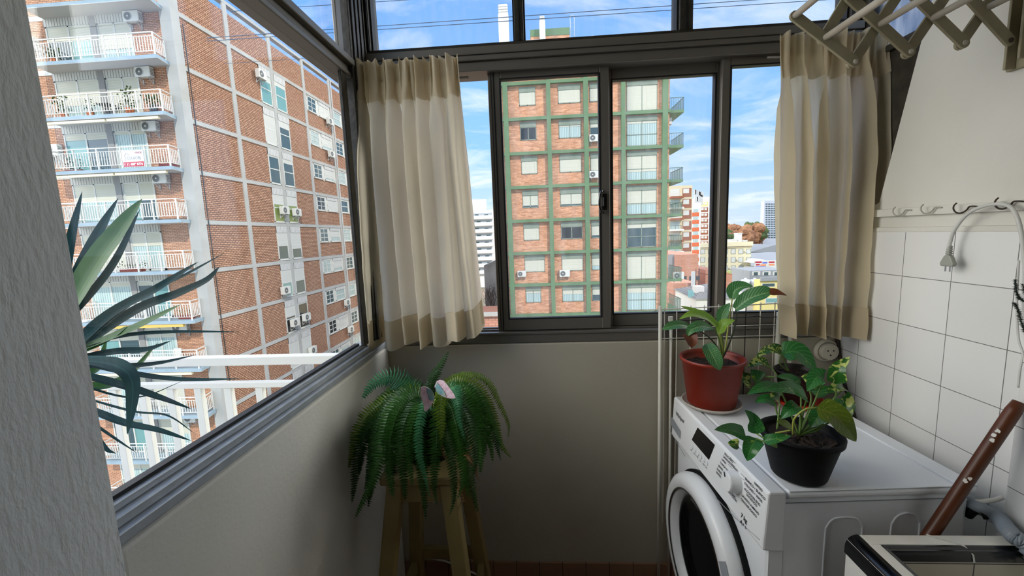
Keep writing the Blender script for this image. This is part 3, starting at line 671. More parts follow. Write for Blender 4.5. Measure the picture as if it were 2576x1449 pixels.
Fd = [
 ([(1035, 985, 1.22), (985, 948, 1.20), (940, 965, 1.18), (910, 1006, 1.16)], 60, 'fern_blue'),
 ([(1085, 965, 1.28), (1105, 925, 1.30), (1131, 880, 1.32)], 32, 'fern_dark'),
 ([(1068, 985, 1.30), (1050, 952, 1.33)], 16, 'fern_dark'),
 ([(1120, 965, 1.34), (1175, 940, 1.36), (1225, 955, 1.38), (1255, 1010, 1.38), (1279, 1065, 1.37), (1278, 1105, 1.37)], 34, 'fern_yellow'),
 ([(1120, 970, 1.30), (1170, 955, 1.30), (1215, 990, 1.30), (1245, 1060, 1.28), (1262, 1120, 1.27), (1290, 1156, 1.26)], 36, 'fern_yellow'),
 ([(1130, 985, 1.25), (1175, 985, 1.23), (1215, 1040, 1.20), (1232, 1110, 1.18), (1240, 1166, 1.17)], 42, 'fern'),
 ([(1130, 990, 1.20), (1165, 1000, 1.16), (1195, 1060, 1.13), (1208, 1120, 1.11), (1208, 1195, 1.10)], 50, 'fern'),
 ([(1120, 1000, 1.18), (1160, 1020, 1.14), (1185, 1080, 1.10), (1198, 1140, 1.09), (1192, 1200, 1.085)], 46, 'fern_dark'),
 ([(1135, 975, 1.20), (1150, 1010, 1.12), (1155, 1055, 1.09), (1170, 1110, 1.08)], 34, 'fern_blue'),
 ([(1120, 1010, 1.16), (1145, 1060, 1.10), (1160, 1140, 1.08), (1165, 1210, 1.07), (1150, 1258, 1.07)], 40, 'fern'),
 ([(1105, 1030, 1.14), (1125, 1090, 1.08), (1140, 1180, 1.06), (1143, 1250, 1.06), (1130, 1300, 1.06)], 34, 'fern_dark'),
 ([(1100, 1020, 1.12), (1100, 1080, 1.07), (1095, 1160, 1.05), (1092, 1220, 1.05), (1100, 1275, 1.05)], 40, 'fern_dark'),
 ([(1105, 985, 1.14), (1108, 1030, 1.09), (1112, 1090, 1.07), (1105, 1140, 1.06)], 46, 'fern_yellow'),
 ([(1075, 1010, 1.12), (1055, 1070, 1.06), (1055, 1140, 1.04), (1070, 1200, 1.04), (1083, 1258, 1.04)], 26, 'fern_blue'),
 ([(1050, 1000, 1.18), (1010, 1020, 1.12), (985, 1090, 1.08), (980, 1170, 1.06), (990, 1255, 1.05)], 52, 'fern'),
 ([(1045, 990, 1.20), (995, 1000, 1.16), (955, 1060, 1.12), (935, 1140, 1.10), (922, 1215, 1.09), (914, 1235, 1.09)], 50, 'fern_dark'),
 ([(1040, 1000, 1.18), (985, 1030, 1.12), (960, 1110, 1.07), (940, 1200, 1.04), (905, 1275, 1.03), (893, 1306, 1.03)], 48, 'fern'),
 ([(1055, 1010, 1.16), (1020, 1060, 1.09), (1010, 1130, 1.06), (1015, 1200, 1.05), (1020, 1262, 1.05)], 46, 'fern_dark'),
 ([(1060, 1020, 1.14), (1035, 1080, 1.08), (1030, 1150, 1.06), (1038, 1225, 1.05)], 40, 'fern'),
 ([(1045, 985, 1.24), (1000, 985, 1.22), (965, 1020, 1.20), (940, 1075, 1.18), (925, 1140, 1.17)], 44, 'fern'),
 ([(1050, 990, 1.22), (1010, 1005, 1.17), (975, 1055, 1.13), (960, 1120, 1.11)], 48, 'fern_yellow'),
 ([(1130, 980, 1.28), (1185, 975, 1.28), (1225, 1030, 1.26), (1250, 1090, 1.25), (1265, 1140, 1.24)], 40, 'fern'),
 ([(1125, 1010, 1.22), (1175, 1040, 1.18), (1205, 1100, 1.15), (1222, 1150, 1.14)], 46, 'fern_dark'),
 ([(1160, 1240, 1.08), (1160, 1262, 1.08), (1148, 1290, 1.08)], 14, 'fern_dead'),
 ([(1185, 1160, 1.10), (1200, 1200, 1.10), (1215, 1212, 1.10)], 16, 'fern_dead'),
]
for P, wpx, mt in Fd: frond(P, wpx, mt)
for k in range(24):
    a = FR.uniform(-1.0, 1.0); ang = a*1.5; d0 = FR.uniform(.12, .2); drop = FR.uniform(.15, .34); yb = FR.uniform(-.16, .12)
    x1 = fc.x+math.sin(ang)*d0; z1 = fc.z+.17+FR.uniform(0, .05)
    P = [(x1*.5+fc.x*.5, fc.y+yb*.6, z1+.01), (x1, fc.y+yb, z1-.05), (fc.x+math.sin(ang)*(d0+.05), fc.y+yb*1.1, z1-drop)]
    def proj(p):
        d = V(p)-EYE; z = d.dot(fw); return (1288+FPX*d.dot(rt)/z, 724.5-FPX*d.dot(up)/z, p[1])
    frond([proj(p) for p in P], FR.uniform(40, 54), FR.choice(['fern', 'fern_dark', 'fern_dark', 'fern_yellow']))
bf = thing('butterfly_ornament', 'pink and blue paper butterfly ornament stuck among the fern fronds', 'ornament', pt(1092, 1000, 1, 1.085))
def wing(px, yy, mat, nm, par):
    P = [pt(x, y, 1, yy(x)) for x, y in px]; b = MB(); b.prism(P, V((0, .0016, 0))); return b.build(nm, mat, par)
wl = wing([(1058, 975), (1066, 972), (1078, 976), (1088, 985), (1093, 998), (1090, 1012), (1083, 1022), (1078, 1030), (1071, 1036), (1067, 1034), (1066, 1020), (1061, 1006), (1057, 992)], lambda x: 1.06+(x-1058)*.0008, 'wing', 'wing', bf)
wing([(1074, 976), (1088, 985), (1092, 998), (1088, 1008), (1080, 1004), (1076, 990)], lambda x: 1.058+(x-1058)*.0008, 'wing_b', 'wing_patch', wl)
w2 = wing([(1093, 972), (1098, 960), (1106, 956), (1116, 958), (1123, 966), (1132, 978), (1142, 992), (1146, 1002), (1134, 1003), (1118, 999), (1104, 992), (1096, 984)], lambda x: 1.09-(x-1093)*.0004, 'wing', 'wing', bf)
wing([(1094, 975), (1099, 962), (1107, 972), (1118, 986), (1122, 998), (1104, 991), (1096, 983)], lambda x: 1.088-(x-1093)*.0004, 'wing_b', 'wing_patch', w2)
MB().tube(curve([pt(1093, 975, 1, 1.087), pt(1092, 998, 1, 1.09), pt(1088, 1016, 1, 1.092), pt(1085, 1050, 1, 1.16)], 6), .0018, 6).build('wire_stick', 'wire_black', bf)
b = MB(); b.tube([(-.50, 1.5855, .125), (-.43, 1.5855, .11), (-.36, 1.5855, .08), (-.27, 1.575, .045), (-.19, 1.56, .012), (-.1, 1.555, .006), (.05, 1.55, .006), (.25, 1.555, .006), (.42, 1.56, .006)], .0035, 6)
tag(b.build('floor_cord', 'cable_white', smooth=True), 'thin white cord running along the floor below the back wall', 'cord')

# ------------------------------------------------------------------ laundry sink, broom handle, hoses
RZ = .775; xs0, xs1, ys0, ys1 = .690, 1.082, .30, .914
sk = thing('laundry_sink', 'tiled masonry laundry sink with black edging in front of the washing machine', 'sink', (.88, .6, 0))
b = MB(); b.box(xs0+.004, xs0+.055, ys0, ys1, .002, RZ-.012); b.box(xs1-.05, xs1, ys0, ys1, .002, RZ-.012); b.box(xs0+.055, xs1-.05, ys0, ys0+.05, .002, RZ-.012); b.build('basin_wall', 'sink_tile_x', sk)
b = MB(); b.box(xs0+.055, xs1-.05, ys1-.0425, ys1, .002, RZ-.03); b.build('rear_basin_wall', 'sink_in', sk)
MB().box(xs0+.055, xs1-.05, ys0+.05, ys1-.04, .40, .43).build('basin_floor', 'sink_tile', sk)
b = MB(); b.box(xs0+.030, xs1, ys1-.030, ys1, RZ-.012, RZ); b.box(xs0+.026, xs0+.052, ys0, ys1-.030, RZ-.012, RZ+.0005); b.box(xs1-.04, xs1, ys0, ys1-.03, RZ-.012, RZ); b.build('rim', pm('sink_rim_tile', 'd9d7d0', .3, var=(12, 'cfccc2')), sk, bevel=.002)
b = MB(); rows = []
for i in range(9):
    a = i/8*PI/2*1.02; rows.append([(xs0+.027-.027*math.sin(a), y, RZ-.027+.0275*math.cos(a)) for y in (ys0, ys1)])
rows.append([(xs0, y, RZ-.045) for y in (ys0, ys1)]); b.grid(rows); b.prism([(xs0, ys1, RZ-.045), (xs0, ys1, RZ-.027), (xs0+.008, ys1, RZ-.007), (xs0+.027, ys1, RZ), (xs0+.030, ys1, RZ-.045)], (0, .0005, 0))
b.build('outer_edging', 'black_trim', sk, smooth=True)
b = MB(); rows = []
for i in range(9):
    a = i/8*PI/2; rows.append([(x, ys1-.031-.013*math.sin(a), RZ-.014+.014*math.cos(a)) for x in (xs0+.056, xs1-.04)])
rows.append([(x, ys1-.044, RZ-.030) for x in (xs0+.056, xs1-.04)]); b.grid(rows)
b.box(xs0+.056, xs1-.04, ys1-.0435, ys1-.031, RZ-.029, RZ-.004); b.box(xs0+.053, xs0+.060, ys0+.02, ys1-.04, RZ-.03, RZ-.001)
b.build('inner_edging', 'black_trim', sk, smooth=False)
b = MB(); b.tube([(.865, ys1-.001, RZ+.0015), (.895, ys1-.020, RZ+.0015), (.915, ys1-.034, RZ), (.923, ys1-.045, RZ-.012), (.925, ys1-.047, RZ-.028)], .0016, 5)
tag(b.build('string', 'cable_white'), 'pale string lying across the rim of the tiled sink', 'string')
p0, p1 = V((.525, .936, .004)), V((1.066, .948, 1.075))
bh = thing('broom_handle', 'brown varnished wooden pole with white paint spots leaning behind the sink', 'pole', p0)
b = MB(); d = p1-p0; b.tube([p0, p0+d*.02, p0+d*.98, p1], [.0125, .0138, .0138, .011], 20); b.build('pole', 'broom', bh, smooth=True)
for f, a in ((.935, -.2), (.925, -.3), (.915, -.1), (.832, .2), (.824, -.1)):
    c = p0+d*f; n_ = (EYE-c); n_ = (n_-d.normalized()*n_.dot(d.normalized())).normalized(); n_ = Matrix.Rotation(a, 3, d.normalized())@n_
    b = MB(); e1 = d.normalized(); e2 = e1.cross(n_); k = [(math.cos(j/9*2*PI), math.sin(j/9*2*PI), random.uniform(.6, 1.2)) for j in range(9)]
    b.poly([c+n_*.0141+e1*(x*.0055*q)+e2*(y*.0045*q) for x, y, q in k]); b.build('paint_spot', 'paint_white', bh)
ho = thing('drain_hose', 'grey ribbed drain hose resting on the right end of the sink rim', 'hose', (1.05, .9, RZ))
C = curve([pt(2424, 1266, 0, 1.045), pt(2462, 1287, 0, 1.05), pt(2510, 1318, 0, 1.055), pt(2550, 1348, 1, .885), pt(2580, 1380, 1, .865), (1.05, .80, .70)], 8)
C = [q if q.z > RZ+.0165 or q.y < .85 else V((q.x, q.y, max(q.z, RZ+.0165))) for q in C]
b = MB(); CC = curve(C[::4]+[C[-1]], 14); b.tube(CC, [(.0155 if i < len(CC)*.35 else .0155+.0018*math.sin(i*1.7)) for i in range(len(CC))], 14); b.build('tube', 'hose', ho, smooth=True)
b = MB(); b.tube(curve([pt(2432, 1296, 0, 1.04), pt(2450, 1283, 0, 1.045), pt(2478, 1288, 0, 1.05), pt(2490, 1306, 0, 1.05)], 6), .011, 8); b.build('hose_hook', 'black_plastic', ho, smooth=True)
b = MB(); b.tube(curve([pt(2425, 1258, 0, 1.035), pt(2460, 1262, 0, 1.05), pt(2500, 1258, 0, 1.07), pt(2523, 1251, 0, 1.084)], 6), .0055, 8)
tag(b.build('inlet_hose', 'cable_white', smooth=True), 'short white hose sagging from the back of the washing machine to the tiled wall', 'hose')

# ------------------------------------------------------------------ hook rail with cable
hr = thing('hook_rail', 'long white painted wall batten with bent wire hooks above the tiles', 'hook rail', (XR, 1.25, 1.51))
MB().box(XR-.004, XR+.0095, .985, YB-.02, 1.500, 1.524).build('batten', 'batten', hr, bevel=.002)
for px, py, mt in ((2273, 533, 'hook_white'), (2346, 527, 'hook_white'), (2432, 525, 'hook_rust'), (2541, 513, 'hook_rust')):
    q = pt(px, py, 0, XR-.006); s = .9
    b = MB(); C = [(0, -.030, .004), (-.004, -.022, .006), (-.006, -.013, .005), (-.006, -.006, -.004), (-.012, .002, -.012), (-.018, .010, -.010), (-.021, .016, 0), (-.020, .017, .010), (-.018, .012, .018)]
    b.tube(curve([q+V(c)*s for c in C], 4), .0020, 6); b.build('hook', mt, hr, smooth=True)
for y in (1.48, 1.02):
    b = MB(); b.lathe([(.004, 0), (.004, .0012), (.002, .002)], V((XR-.004, y, 1.512)), 12, (-1, 0, 0)); b.build('screw_head', 'hook_rust', hr)
pc = thing('power_cable', 'white power cable with a grey plug hanging over the wall hooks', 'cable', pt(2384, 655, 0, 1.10))
C = curve([pt(2384, 636, 0, 1.095), pt(2390, 610, 0, 1.095), pt(2402, 577, 0, 1.095), pt(2432, 540, 0, 1.100), pt(2470, 520, 0, 1.102), pt(2510, 513, 0, 1.102), pt(2541, 520, 0, 1.102), pt(2558, 545, 0, 1.095), pt(2570, 590, 0, 1.092), pt(2577, 650, 0, 1.09), pt(2583, 720, 0, 1.09)], 8)
MB().tube(C, .0042, 10).build('cord', 'cable_white', pc, smooth=True)
q = pt(2384, 655, 0, 1.095); n_ = V((.04, -1, 0)).normalized()
b = MB(); b.prism([q+V((-.004, .017, -.016)), q+V((-.004, -.017, -.016)), q+V((-.004, -.019, -.008)), q+V((-.004, -.010, .010)), q+V((-.004, -.006, .015)), q+V((-.004, .006, .015)), q+V((-.004, .010, .010)), q+V((-.004, .019, -.008))], (.012, 0, 0)); pg = b.build('plug', 'cable_grey', pc, bevel=.003)
b = MB()
for k in range(4): b.lathe([(.0075-.0005*k, 0), (.0075-.0005*k, .0035)], q+V((.002, 0, .0165+k*.0058)), 14)
b.lathe([(.005, 0), (.0045, .024)], q+V((.002, 0, .015)), 12); b.build('strain_relief', 'cable_grey', pg)
b = MB()
for s in (-.006, .006): b.beam(q+V((.002, s, -.016)), q+V((.002, s, -.030)), .0012, .004)
b.build('pin', 'chrome', pg)
b = MB(); b.tube(curve([pt(2563, 655, 0, 1.115), pt(2558, 760, 0, 1.115), pt(2562, 850, 0, 1.112), pt(2573, 890, 0, 1.108), pt(2566, 930, 0, 1.10), pt(2561, 975, 0, 1.098)], 8), .0022, 6)
tag(b.build('thin_cord', 'cable_white', smooth=True), 'thin white cord dropping down the tiles to the top of the wooden pole', 'cord')
tn = thing('tinsel_strand', 'dark green bristly strand hanging over the tiles at the right edge', 'decoration', pt(2570, 770, 0, 1.09))
for P in ([(2554, 704), (2556, 730), (2564, 750), (2580, 758)], [(2552, 762), (2562, 782), (2569, 810), (2580, 838)], [(2574, 716), (2580, 738)]):
    C = curve([pt(x, y, 0, 1.10) for x, y in P], 12); b = MB(); b.tube(C, .0012, 5)
    for c in C:
        for k in range(14):
            d = V((random.uniform(-1, 1), random.uniform(-1, 1), random.uniform(-1, 1))).normalized()*random.uniform(.004, .0075); e = d.orthogonal().normalized()*.0008
            b.poly([c-e, c+e, c+d])
    b.build('strand', 'tinsel', tn)

# ------------------------------------------------------------------ accordion drying rack on the right wall
YR = 1.082
dr_ = thing('drying_rack', 'folding wooden accordion drying rack fixed to the wall above the right curtain', 'drying rack', (XR, YR, 1.95))
Nn = {k: pt(x, y, 1, YR) for k, (x, y) in dict(A=(1996, 43), B=(2146, 158), C=(2284, 133), D=(2419, 111), E=(2533, 105), m1=(2072, 98), m2=(2209, 65), m3=(2342, 48), m4=(2481, 21)).items()}
Nn['U1'] = Nn['m2']*2-Nn['C']; Nn['U2'] = Nn['m2']*2-Nn['B']; Nn['U3'] = Nn['m3']*2-Nn['C']; Nn['U3b'] = Nn['m3']*2-Nn['D']; Nn['U4'] = Nn['m4']*2-Nn['D']; Nn['U4b'] = Nn['m4']*2-Nn['E']
def slat(a, c, dy, yoff):
    a, c = Nn[a]+V((0, yoff+dy, 0)), Nn[c]+V((0, yoff+dy, 0)); d = (c-a).normalized(); n_ = V((0, 1, 0)).cross(d).normalized(); h = .0115
    pts = []
    for cen, s in ((c, 1), (a, -1)):
        for k in range(7):
            th = -PI/2+PI*k/6; pts.append(cen+d*s*math.cos(th)*h+n_*s*math.sin(th)*h)
    b = MB(); b.prism([p-V((0, .0035, 0)) for p in pts], (0, .007, 0)); return b.build('slat', 'rack_wood', dr_, bevel=.001)
for yo in (0, -.56):
    for a, c, dy in (('A', 'B', -.0045), ('m1', 'U1', .0045), ('U1', 'C', -.0045), ('B', 'U2', .0045), ('U2', 'D', -.0045), ('C', 'U3', .0045), ('U3', 'E', -.0045), ('D', 'U4', .0045)): slat(a, c, dy, yo)
for k in ('A', 'm1', 'm2', 'm3', 'm4', 'U1', 'U2', 'U3'):
    p = Nn[k]; MB().tube([p+V((0, -.006, 0)), p+V((0, -.55, 0))], .0075, 12).build('rod', 'rack_rod', dr_, smooth=True)
for k in ('B', 'C', 'D', 'E'):
    b = MB(); b.lathe([(.0055, 0), (.005, .0025), (.002, .0035)], Nn[k]+V((0, -.0078, 0)), 14, (0, -1, 0)); b.build('rivet', 'hook_rust' if k == 'E' else 'rack_rod', dr_)
for yo in (0, -.56):
    y = YR+yo; zb = pt(2520, 183, 0, 1.12).z
    b = MB(); b.box(1.1285, 1.1395, y-.035, y+.032, zb, zb+.50); b.box(1.105, 1.1285, y+.010, y+.016, zb, zb+.46); b.box(1.105, 1.1285, y-.018, y-.012, zb+.015, zb+.46); b.build('wall_bracket', 'rack_wood', dr_, bevel=.0015)
b = MB(); b.lathe([(.006, 0), (.006, .001), (.0045, .001), (.0045, 0)], V((1.128, YR-.026, zb+.035)), 16, (-1, 0, 0), False); b.tube([(1.1275, YR-.030, zb+.031), (1.1275, YR-.027, zb+.018)], .001, 5); b.build('screw_hook', 'wire_black', dr_)

# ------------------------------------------------------------------ white wire rack behind the washing machine
YW = 1.578
wk = thing('wire_rack', 'white wire airer rack standing between the washing machine and the window wall', 'rack', (.72, YW, 0))
def wp(x, y, dy=0): return pt(x, y, 1, YW+dy)
b = MB(); a = wp(1661, 770); b.tube([a, V((a.x+.002, a.y, .003))], .0065, 10); b.build('post', 'wire_white', wk, smooth=True)
a = wp(1688, 802, .010); MB().tube([a, V((a.x+.004, a.y, .003))], .0055, 10).build('post', 'wire_white', wk, smooth=True)
a = wp(1960, 786); MB().tube([a, V((a.x+.002, a.y, .003))], .0085, 10).build('post', 'wire_white', wk, smooth=True)
a = wp(1988, 842, .008); MB().tube([a, V((a.x+.002, a.y, .003))], .0075, 10).build('post', 'wire_white', wk, smooth=True)
b = MB(); b.tube([wp(1648, 780), wp(1962, 763)], .0022, 6); b.tube([wp(1664, 826), wp(1962, 816)], .0016, 6); b.tube([wp(1664, 852), wp(1962, 843)], .0016, 6); b.lathe([(.004, 0), (.004, .006)], wp(1650, 780)+V((-.006, 0, 0)), 10, (1, 0, 0)); b.build('cross_wire', 'wire_white', wk)
for i, (x, y) in enumerate(((1672, 774), (1703, 771), (1738, 769), (1772, 768), (1808, 766), (1843, 764), (1877, 763), (1914, 761), (1950, 759))):
    a = wp(x, y, .003); b = MB(); b.tube([a, V((a.x+.001, a.y, .30))], .0018, 6); b.build('upright_wire', 'wire_black' if i == 6 else 'wire_white', wk)
b = MB(); b.tube(curve([wp(1690, 808, -.004), wp(1740, 805, -.004), wp(1800, 802, -.004), wp(1872, 798, -.004), wp(1905, 795, -.004), wp(1912, 797, -.004), wp(1925, 798, -.004), wp(1954, 797, -.004)], 6), .0018, 6); b.build('hooked_wire', 'wire_black', wk)
b = MB(); b.box(wp(1682, 800).x, wp(1692, 800).x, YW-.004, YW+.004, wp(1688, 808).z, wp(1688, 796).z); b.build('end_clip', 'wire_white', wk)

# socket and corner cable
so_ = thing('wall_socket', 'round white wall socket low in the corner under the right curtain', 'socket', pt(2078, 882, 1, YB))
c = pt(2076, 881, 1, YB-.001)
MB().lathe([(.044, 0), (.044, .006), (.040, .012), (.036, .014), (.036, .010), (.001, .010)], c, 40, (0, -1, 0), False).build('back_ring', 'socket', so_, smooth=False)
fcs = MB().lathe([(.032, .008), (.032, .026), (.029, .030), (.001, .030)], c, 36, (0, -1, 0), False).build('socket_face', 'socket', so_, smooth=False)
b = MB()
for dx, dz in ((-.010, .006), (.010, .006), (0, -.011)): b.lathe([(.003, 0), (.003, .0006)], c+V((dx, -.0302, dz)), 10, (0, -1, 0))
b.build('socket_hole', 'gasket', fcs)
b = MB(); b.tube(curve([pt(2107, 853, 0, XR-.008), pt(2113, 900, 0, XR-.007), pt(2120, 950, 0, XR-.007), pt(2134, 1000, 0, XR-.007), pt(2148, 1048, 0, XR-.008), pt(2150, 1075, 0, XR-.008)], 6), .0055, 8)
tag(b.build('corner_cord', pm('brown_cable', '3a3028', .7), smooth=True), 'dark cable running down the corner from the socket behind the washing machine', 'cord')

# ================================================================== OUTSIDE
M['brick_f'] = brick('balcony_front_brick', 'xz', 'd0a080', 'be8c6c', '8c6a54', .26, .085, .016, bump=.3, weather=(3, .22))
M['brick_s'] = brick('side_wall_brick', 'yz', 'c49a7c', 'ac8064', '745444', .28, .11, .026, bump=.3, weather=(3, .22))
M['brick_g'] = brick('orange_brick', 'xz', 'dca27c', 'b87c56', 'c4977a', .42, .11, .016, bump=.3, weather=(2.2, .28))
M['brick_gs'] = brick('orange_brick_side', 'yz', 'dca27c', 'b87c56', 'c4977a', .42, .11, .016, bump=.3, weather=(2.2, .28))
M['brick_r'] = brick('annex_brick', 'xz', 'c49078', 'b8826a', '9c6e5a', .5, .2, .02, bump=.2)
M['concrete'] = pm('pale_concrete', 'b3b2ac', .85, spec=.2, var=(.8, 'a8a7a0'))
M['pillar_grey'] = pm('grey_pilaster', '8f8d88', .85, spec=.2)
M['slab'] = pm('balcony_underside', 'b9b2a8', .9, spec=.1)
M['fascia'] = pm('blue_grey_fascia', '8da0aa', .7, spec=.2, var=(1.5, '98aab2'))
M['white_paint'] = pm('white_window_paint', 'cbcac0', .5)
M['blind'] = brick('roller_blind', 'xz', 'd2cfbc', 'cdcab6', 'a8a48f', 9, .055, .006, 0, rough=.6, bump=.3)
M['blind_s'] = brick('roller_blind_side', 'yz', 'd0d0c8', 'cccbc2', 'adaba0', 9, .055, .006, 0, rough=.6, bump=.3)
M['shutter'] = brick('ribbed_shutter_box', 'xz', 'c6c4ba', 'c0beb3', '86847b', .16, 9, .02, 0, rough=.6, bump=.5)
M['shutter_s'] = brick('ribbed_shutter_box_side', 'yz', 'cfcec8', 'c8c6c0', '95938c', .17, 9, .02, 0, rough=.6, bump=.5)
M['pane_out'] = pm('outside_pane', '3f5458', .06, spec=.6)
M['pane_teal'] = pm('teal_pane', '6f9c98', .08, spec=.6)
M['pane_green'] = pm('olive_pane', '7a8a4a', .12, spec=.5)
M['pane_dark'] = pm('dark_pane', '23292c', .06, spec=.6)
M['pane_curtain'] = brick('pane_with_curtain', 'xz', 'b9cbc6', 'a9bdb8', '8a9e9a', .14, 9, .02, 0, rough=.2, bump=0)
M['pane_curtain_s'] = brick('pane_with_curtain_side', 'yz', 'b4c2bd', 'a6b6b0', '8c9c96', .2, 9, .02, 0, rough=.2, bump=0)
M['rail_white'] = pm('white_railing', 'd2d0c8', .45)
M['awning'] = pm('cream_awning', 'e8dcb8', .7)
M['awning_y'] = pm('yellow_awning', 'd8b45a', .7)
M['green'] = pm('green_beam_paint', '5f7a58', .7, spec=.2, var=(.9, '67845f'))
M['lintel'] = pm('grey_green_lintel', '7f8a7a', .8, spec=.2, var=(2, '8d9686'))
M['ac'] = pm('cream_casing', 'd2d0c5', .5)
M['ac_dark'] = pm('fan_grille_dark', '5c5f5c', .5)
M['bracket'] = pm('steel_bracket', 'b8b8b4', .5)
M['leaf_out'] = pm('outdoor_leaf', '4a5c2a', .7, var=(8, '35471f'))
M['pot_out'] = pm('clay_pot', 'b5683f', .7)
M['iron'] = pm('black_iron', '26282a', .5)
M['cream_w'] = pm('cream_wall', 'ddd2ae', .85, spec=.1)
M['white_w'] = pm('white_wall', 'd9d7d0', .85, spec=.1)
M['beige_w'] = pm('beige_wall', 'cdbf9c', .85, spec=.1)
M['brown_p'] = pm('brown_panel', '8f5436', .85, spec=.1)
M['orange_p'] = pm('orange_panel', 'd0622e', .85, spec=.1)
M['grey_w'] = pm('grey_tower_wall', 'b4bac4', .8, spec=.1)
M['grey_old'] = pm('weathered_wall', 'b6b1a6', .9, spec=.1, var=(.6, '9c978c'))
M['slate'] = brick('slate_roof', 'xy', '86847f', '7c7a76', '5e5c58', .35, 9, .05, 0, rough=.6)
M['roof_red'] = pm('red_roof', 'a8503a', .85, spec=.1)
M['roof_grey'] = pm('grey_roof', '8d9092', .85, spec=.1)
M['yellow_w'] = pm('yellow_wall', 'd8ca86', .85, spec=.1)
M['ground'] = pm('town_ground', '8a7a6a', .95, spec=0, var=(.03, '6b6a5c'))
M['tree_o'] = pm('autumn_crown', '9c7454', .9, spec=.05, var=(.25, '7c5844'))
M['tree_g'] = pm('green_crown', '5c6b42', .9, spec=.05, var=(.25, '47573a'))
M['trunk'] = pm('bark', '5a4636', .9)
M['tank'] = pm('water_tank', 'b9bec2', .5)
M['lawn'] = pm('lawn', 'b7c47a', .95, spec=0)

def outbox(name, mat, parent, *a, **k): return MB().box(*a).build(name, mat, parent)

# ---------------- our own balcony outside the left window
struct(MB().box(-3.6, -.775, -1.7, 1.78, -.16, -.004).build('balcony_slab', 'concrete'))
br = thing('balcony_railing', 'white metal balcony railing outside the left window', 'railing', (-2, 1.74, 0))
YR2 = 1.74; zt = pt(600, 905, 1, YR2).z; zl = pt(600, 966, 1, YR2).z
MB().box(-3.4, -.79, YR2-.022, YR2+.022, zt-.022, zt+.018).build('top_rail', 'rail_white', br, bevel=.004)
MB().box(-3.4, -.79, YR2-.016, YR2+.016, zl-.014, zl+.012).build('lower_rail', 'rail_white', br, bevel=.003)
xs = [pt(px, 985, 1, YR2).x for px in (212, 290, 361, 433, 502, 577, 656, 725)]
for x in [xs[0]-.26, xs[0]-.13]+xs: MB().box(x-.017, x+.017, YR2-.012, YR2+.012, -.003, zl-.015).build('baluster', 'rail_white', br, bevel=.002)
# dracaena on the balcony
DY = 1.12
dcr = pt(128, 925, 1, DY)
dp = thing('dracaena', 'strap leaved dracaena standing outside the left window behind the rough wall', 'potted plant', (dcr.x, DY, 0))
MB().lathe(potlathe(.16, .12, .30), (dcr.x, DY, 0), 36).build('pot', 'terracotta', dp, smooth=True)
soil(V((dcr.x, DY, 0)), .138, .247, dp)
MB().tube(curve([(dcr.x, DY, .22), (dcr.x+.02, DY+.01, .7), (dcr.x, DY, dcr.z)], 6), .022, 10).build('stem', 'trunk', dp, smooth=True)
strap = lambda t: min(1, .45+t*2.2)*(1-t**2.2)**.8 if t < 1 else 0
DL = [([(150, 720, 0), (172, 640, -.02), (207, 480, -.04)], 22, 'dracaena'), ([(150, 800, 0), (225, 640, -.02), (298, 497, -.04)], 32, 'dracaena'),
 ([(160, 800, -.01), (235, 680, -.05), (300, 585, -.07), (358, 500, -.08)], 58, 'dracaena_g'), ([(185, 800, .02), (270, 690, .0), (353, 525, -.02)], 22, 'dracaena'),
 ([(140, 860, 0), (270, 800, 0), (400, 725, 0), (500, 658, 0)], 34, 'dracaena'), ([(140, 870, 0), (330, 765, .02), (470, 690, .03), (566, 636, .03)], 12, 'dracaena'),
 ([(170, 870, .02), (330, 790, .04), (450, 740, .05), (520, 706, .05), (553, 670, .05)], 30, 'dracaena'), ([(160, 890, -.02), (330, 830, -.04), (457, 765, -.05)], 28, 'dracaena_g'),
 ([(170, 905, 0), (260, 862, -.02), (322, 820, -.03)], 30, 'dracaena_g'), ([(160, 875, 0), (290, 850, -.02), (420, 836, -.03), (606, 835, -.03)], 14, 'dracaena'),
 ([(165, 900, 0), (280, 888, -.02), (370, 880, -.03), (432, 857, -.03)], 22, 'dracaena'), ([(165, 918, .0), (300, 922, .0), (400, 914, .0), (492, 893, 0)], 16, 'dracaena'),
 ([(160, 902, -.03), (255, 912, -.07), (310, 930, -.10), (333, 965, -.11), (331, 1030, -.11), (320, 1094, -.11)], 34, 'dracaena'),
 ([(165, 915, -.01), (320, 938, -.03), (460, 955, -.04), (612, 953, -.04)], 15, 'dracaena'), ([(165, 945, 0), (300, 968, -.02), (400, 1000, -.03), (482, 1029, -.03)], 20, 'dracaena'),
 ([(170, 1030, .02), (300, 1060, .0), (400, 1083, -.01), (482, 1109, -.01)], 18, 'dracaena'), ([(170, 1060, .02), (330, 1034, .0), (420, 1045, 0), (492, 1092, 0)], 6, 'dracaena'),
 ([(180, 1050, .02), (270, 1090, 0), (345, 1140, 0)], 7, 'dracaena'), ([(200, 1080, .02), (255, 1115, 0), (292, 1142, 0)], 12, 'dracaena'),
 ([(180, 1060, .08), (300, 960, .10), (400, 860, .12)], 26, 'dracaena_g'), ([(190, 1000, .08), (240, 930, .10), (270, 850, .10)], 24, 'dracaena_g'), ([(180, 1020, .06), (330, 1000, .08), (470, 955, .09)], 6, 'dracaena')]
for P, wpx, mt in DL:
    P3 = [dcr+V((random.uniform(-.015, .015), random.uniform(-.02, .02), random.uniform(-.05, .05)+(.03 if P[0][1] < 950 else -.06)))]+[pt(p[0], p[1], 1, DY+p[2]) for p in P[1:]]
    b = MB(); blade(b, P3, wpx*1.25/FPX*1.1, prof=strap, fold=.35, n=9, across=4); b.build('leaf', mt, dp, smooth=True)
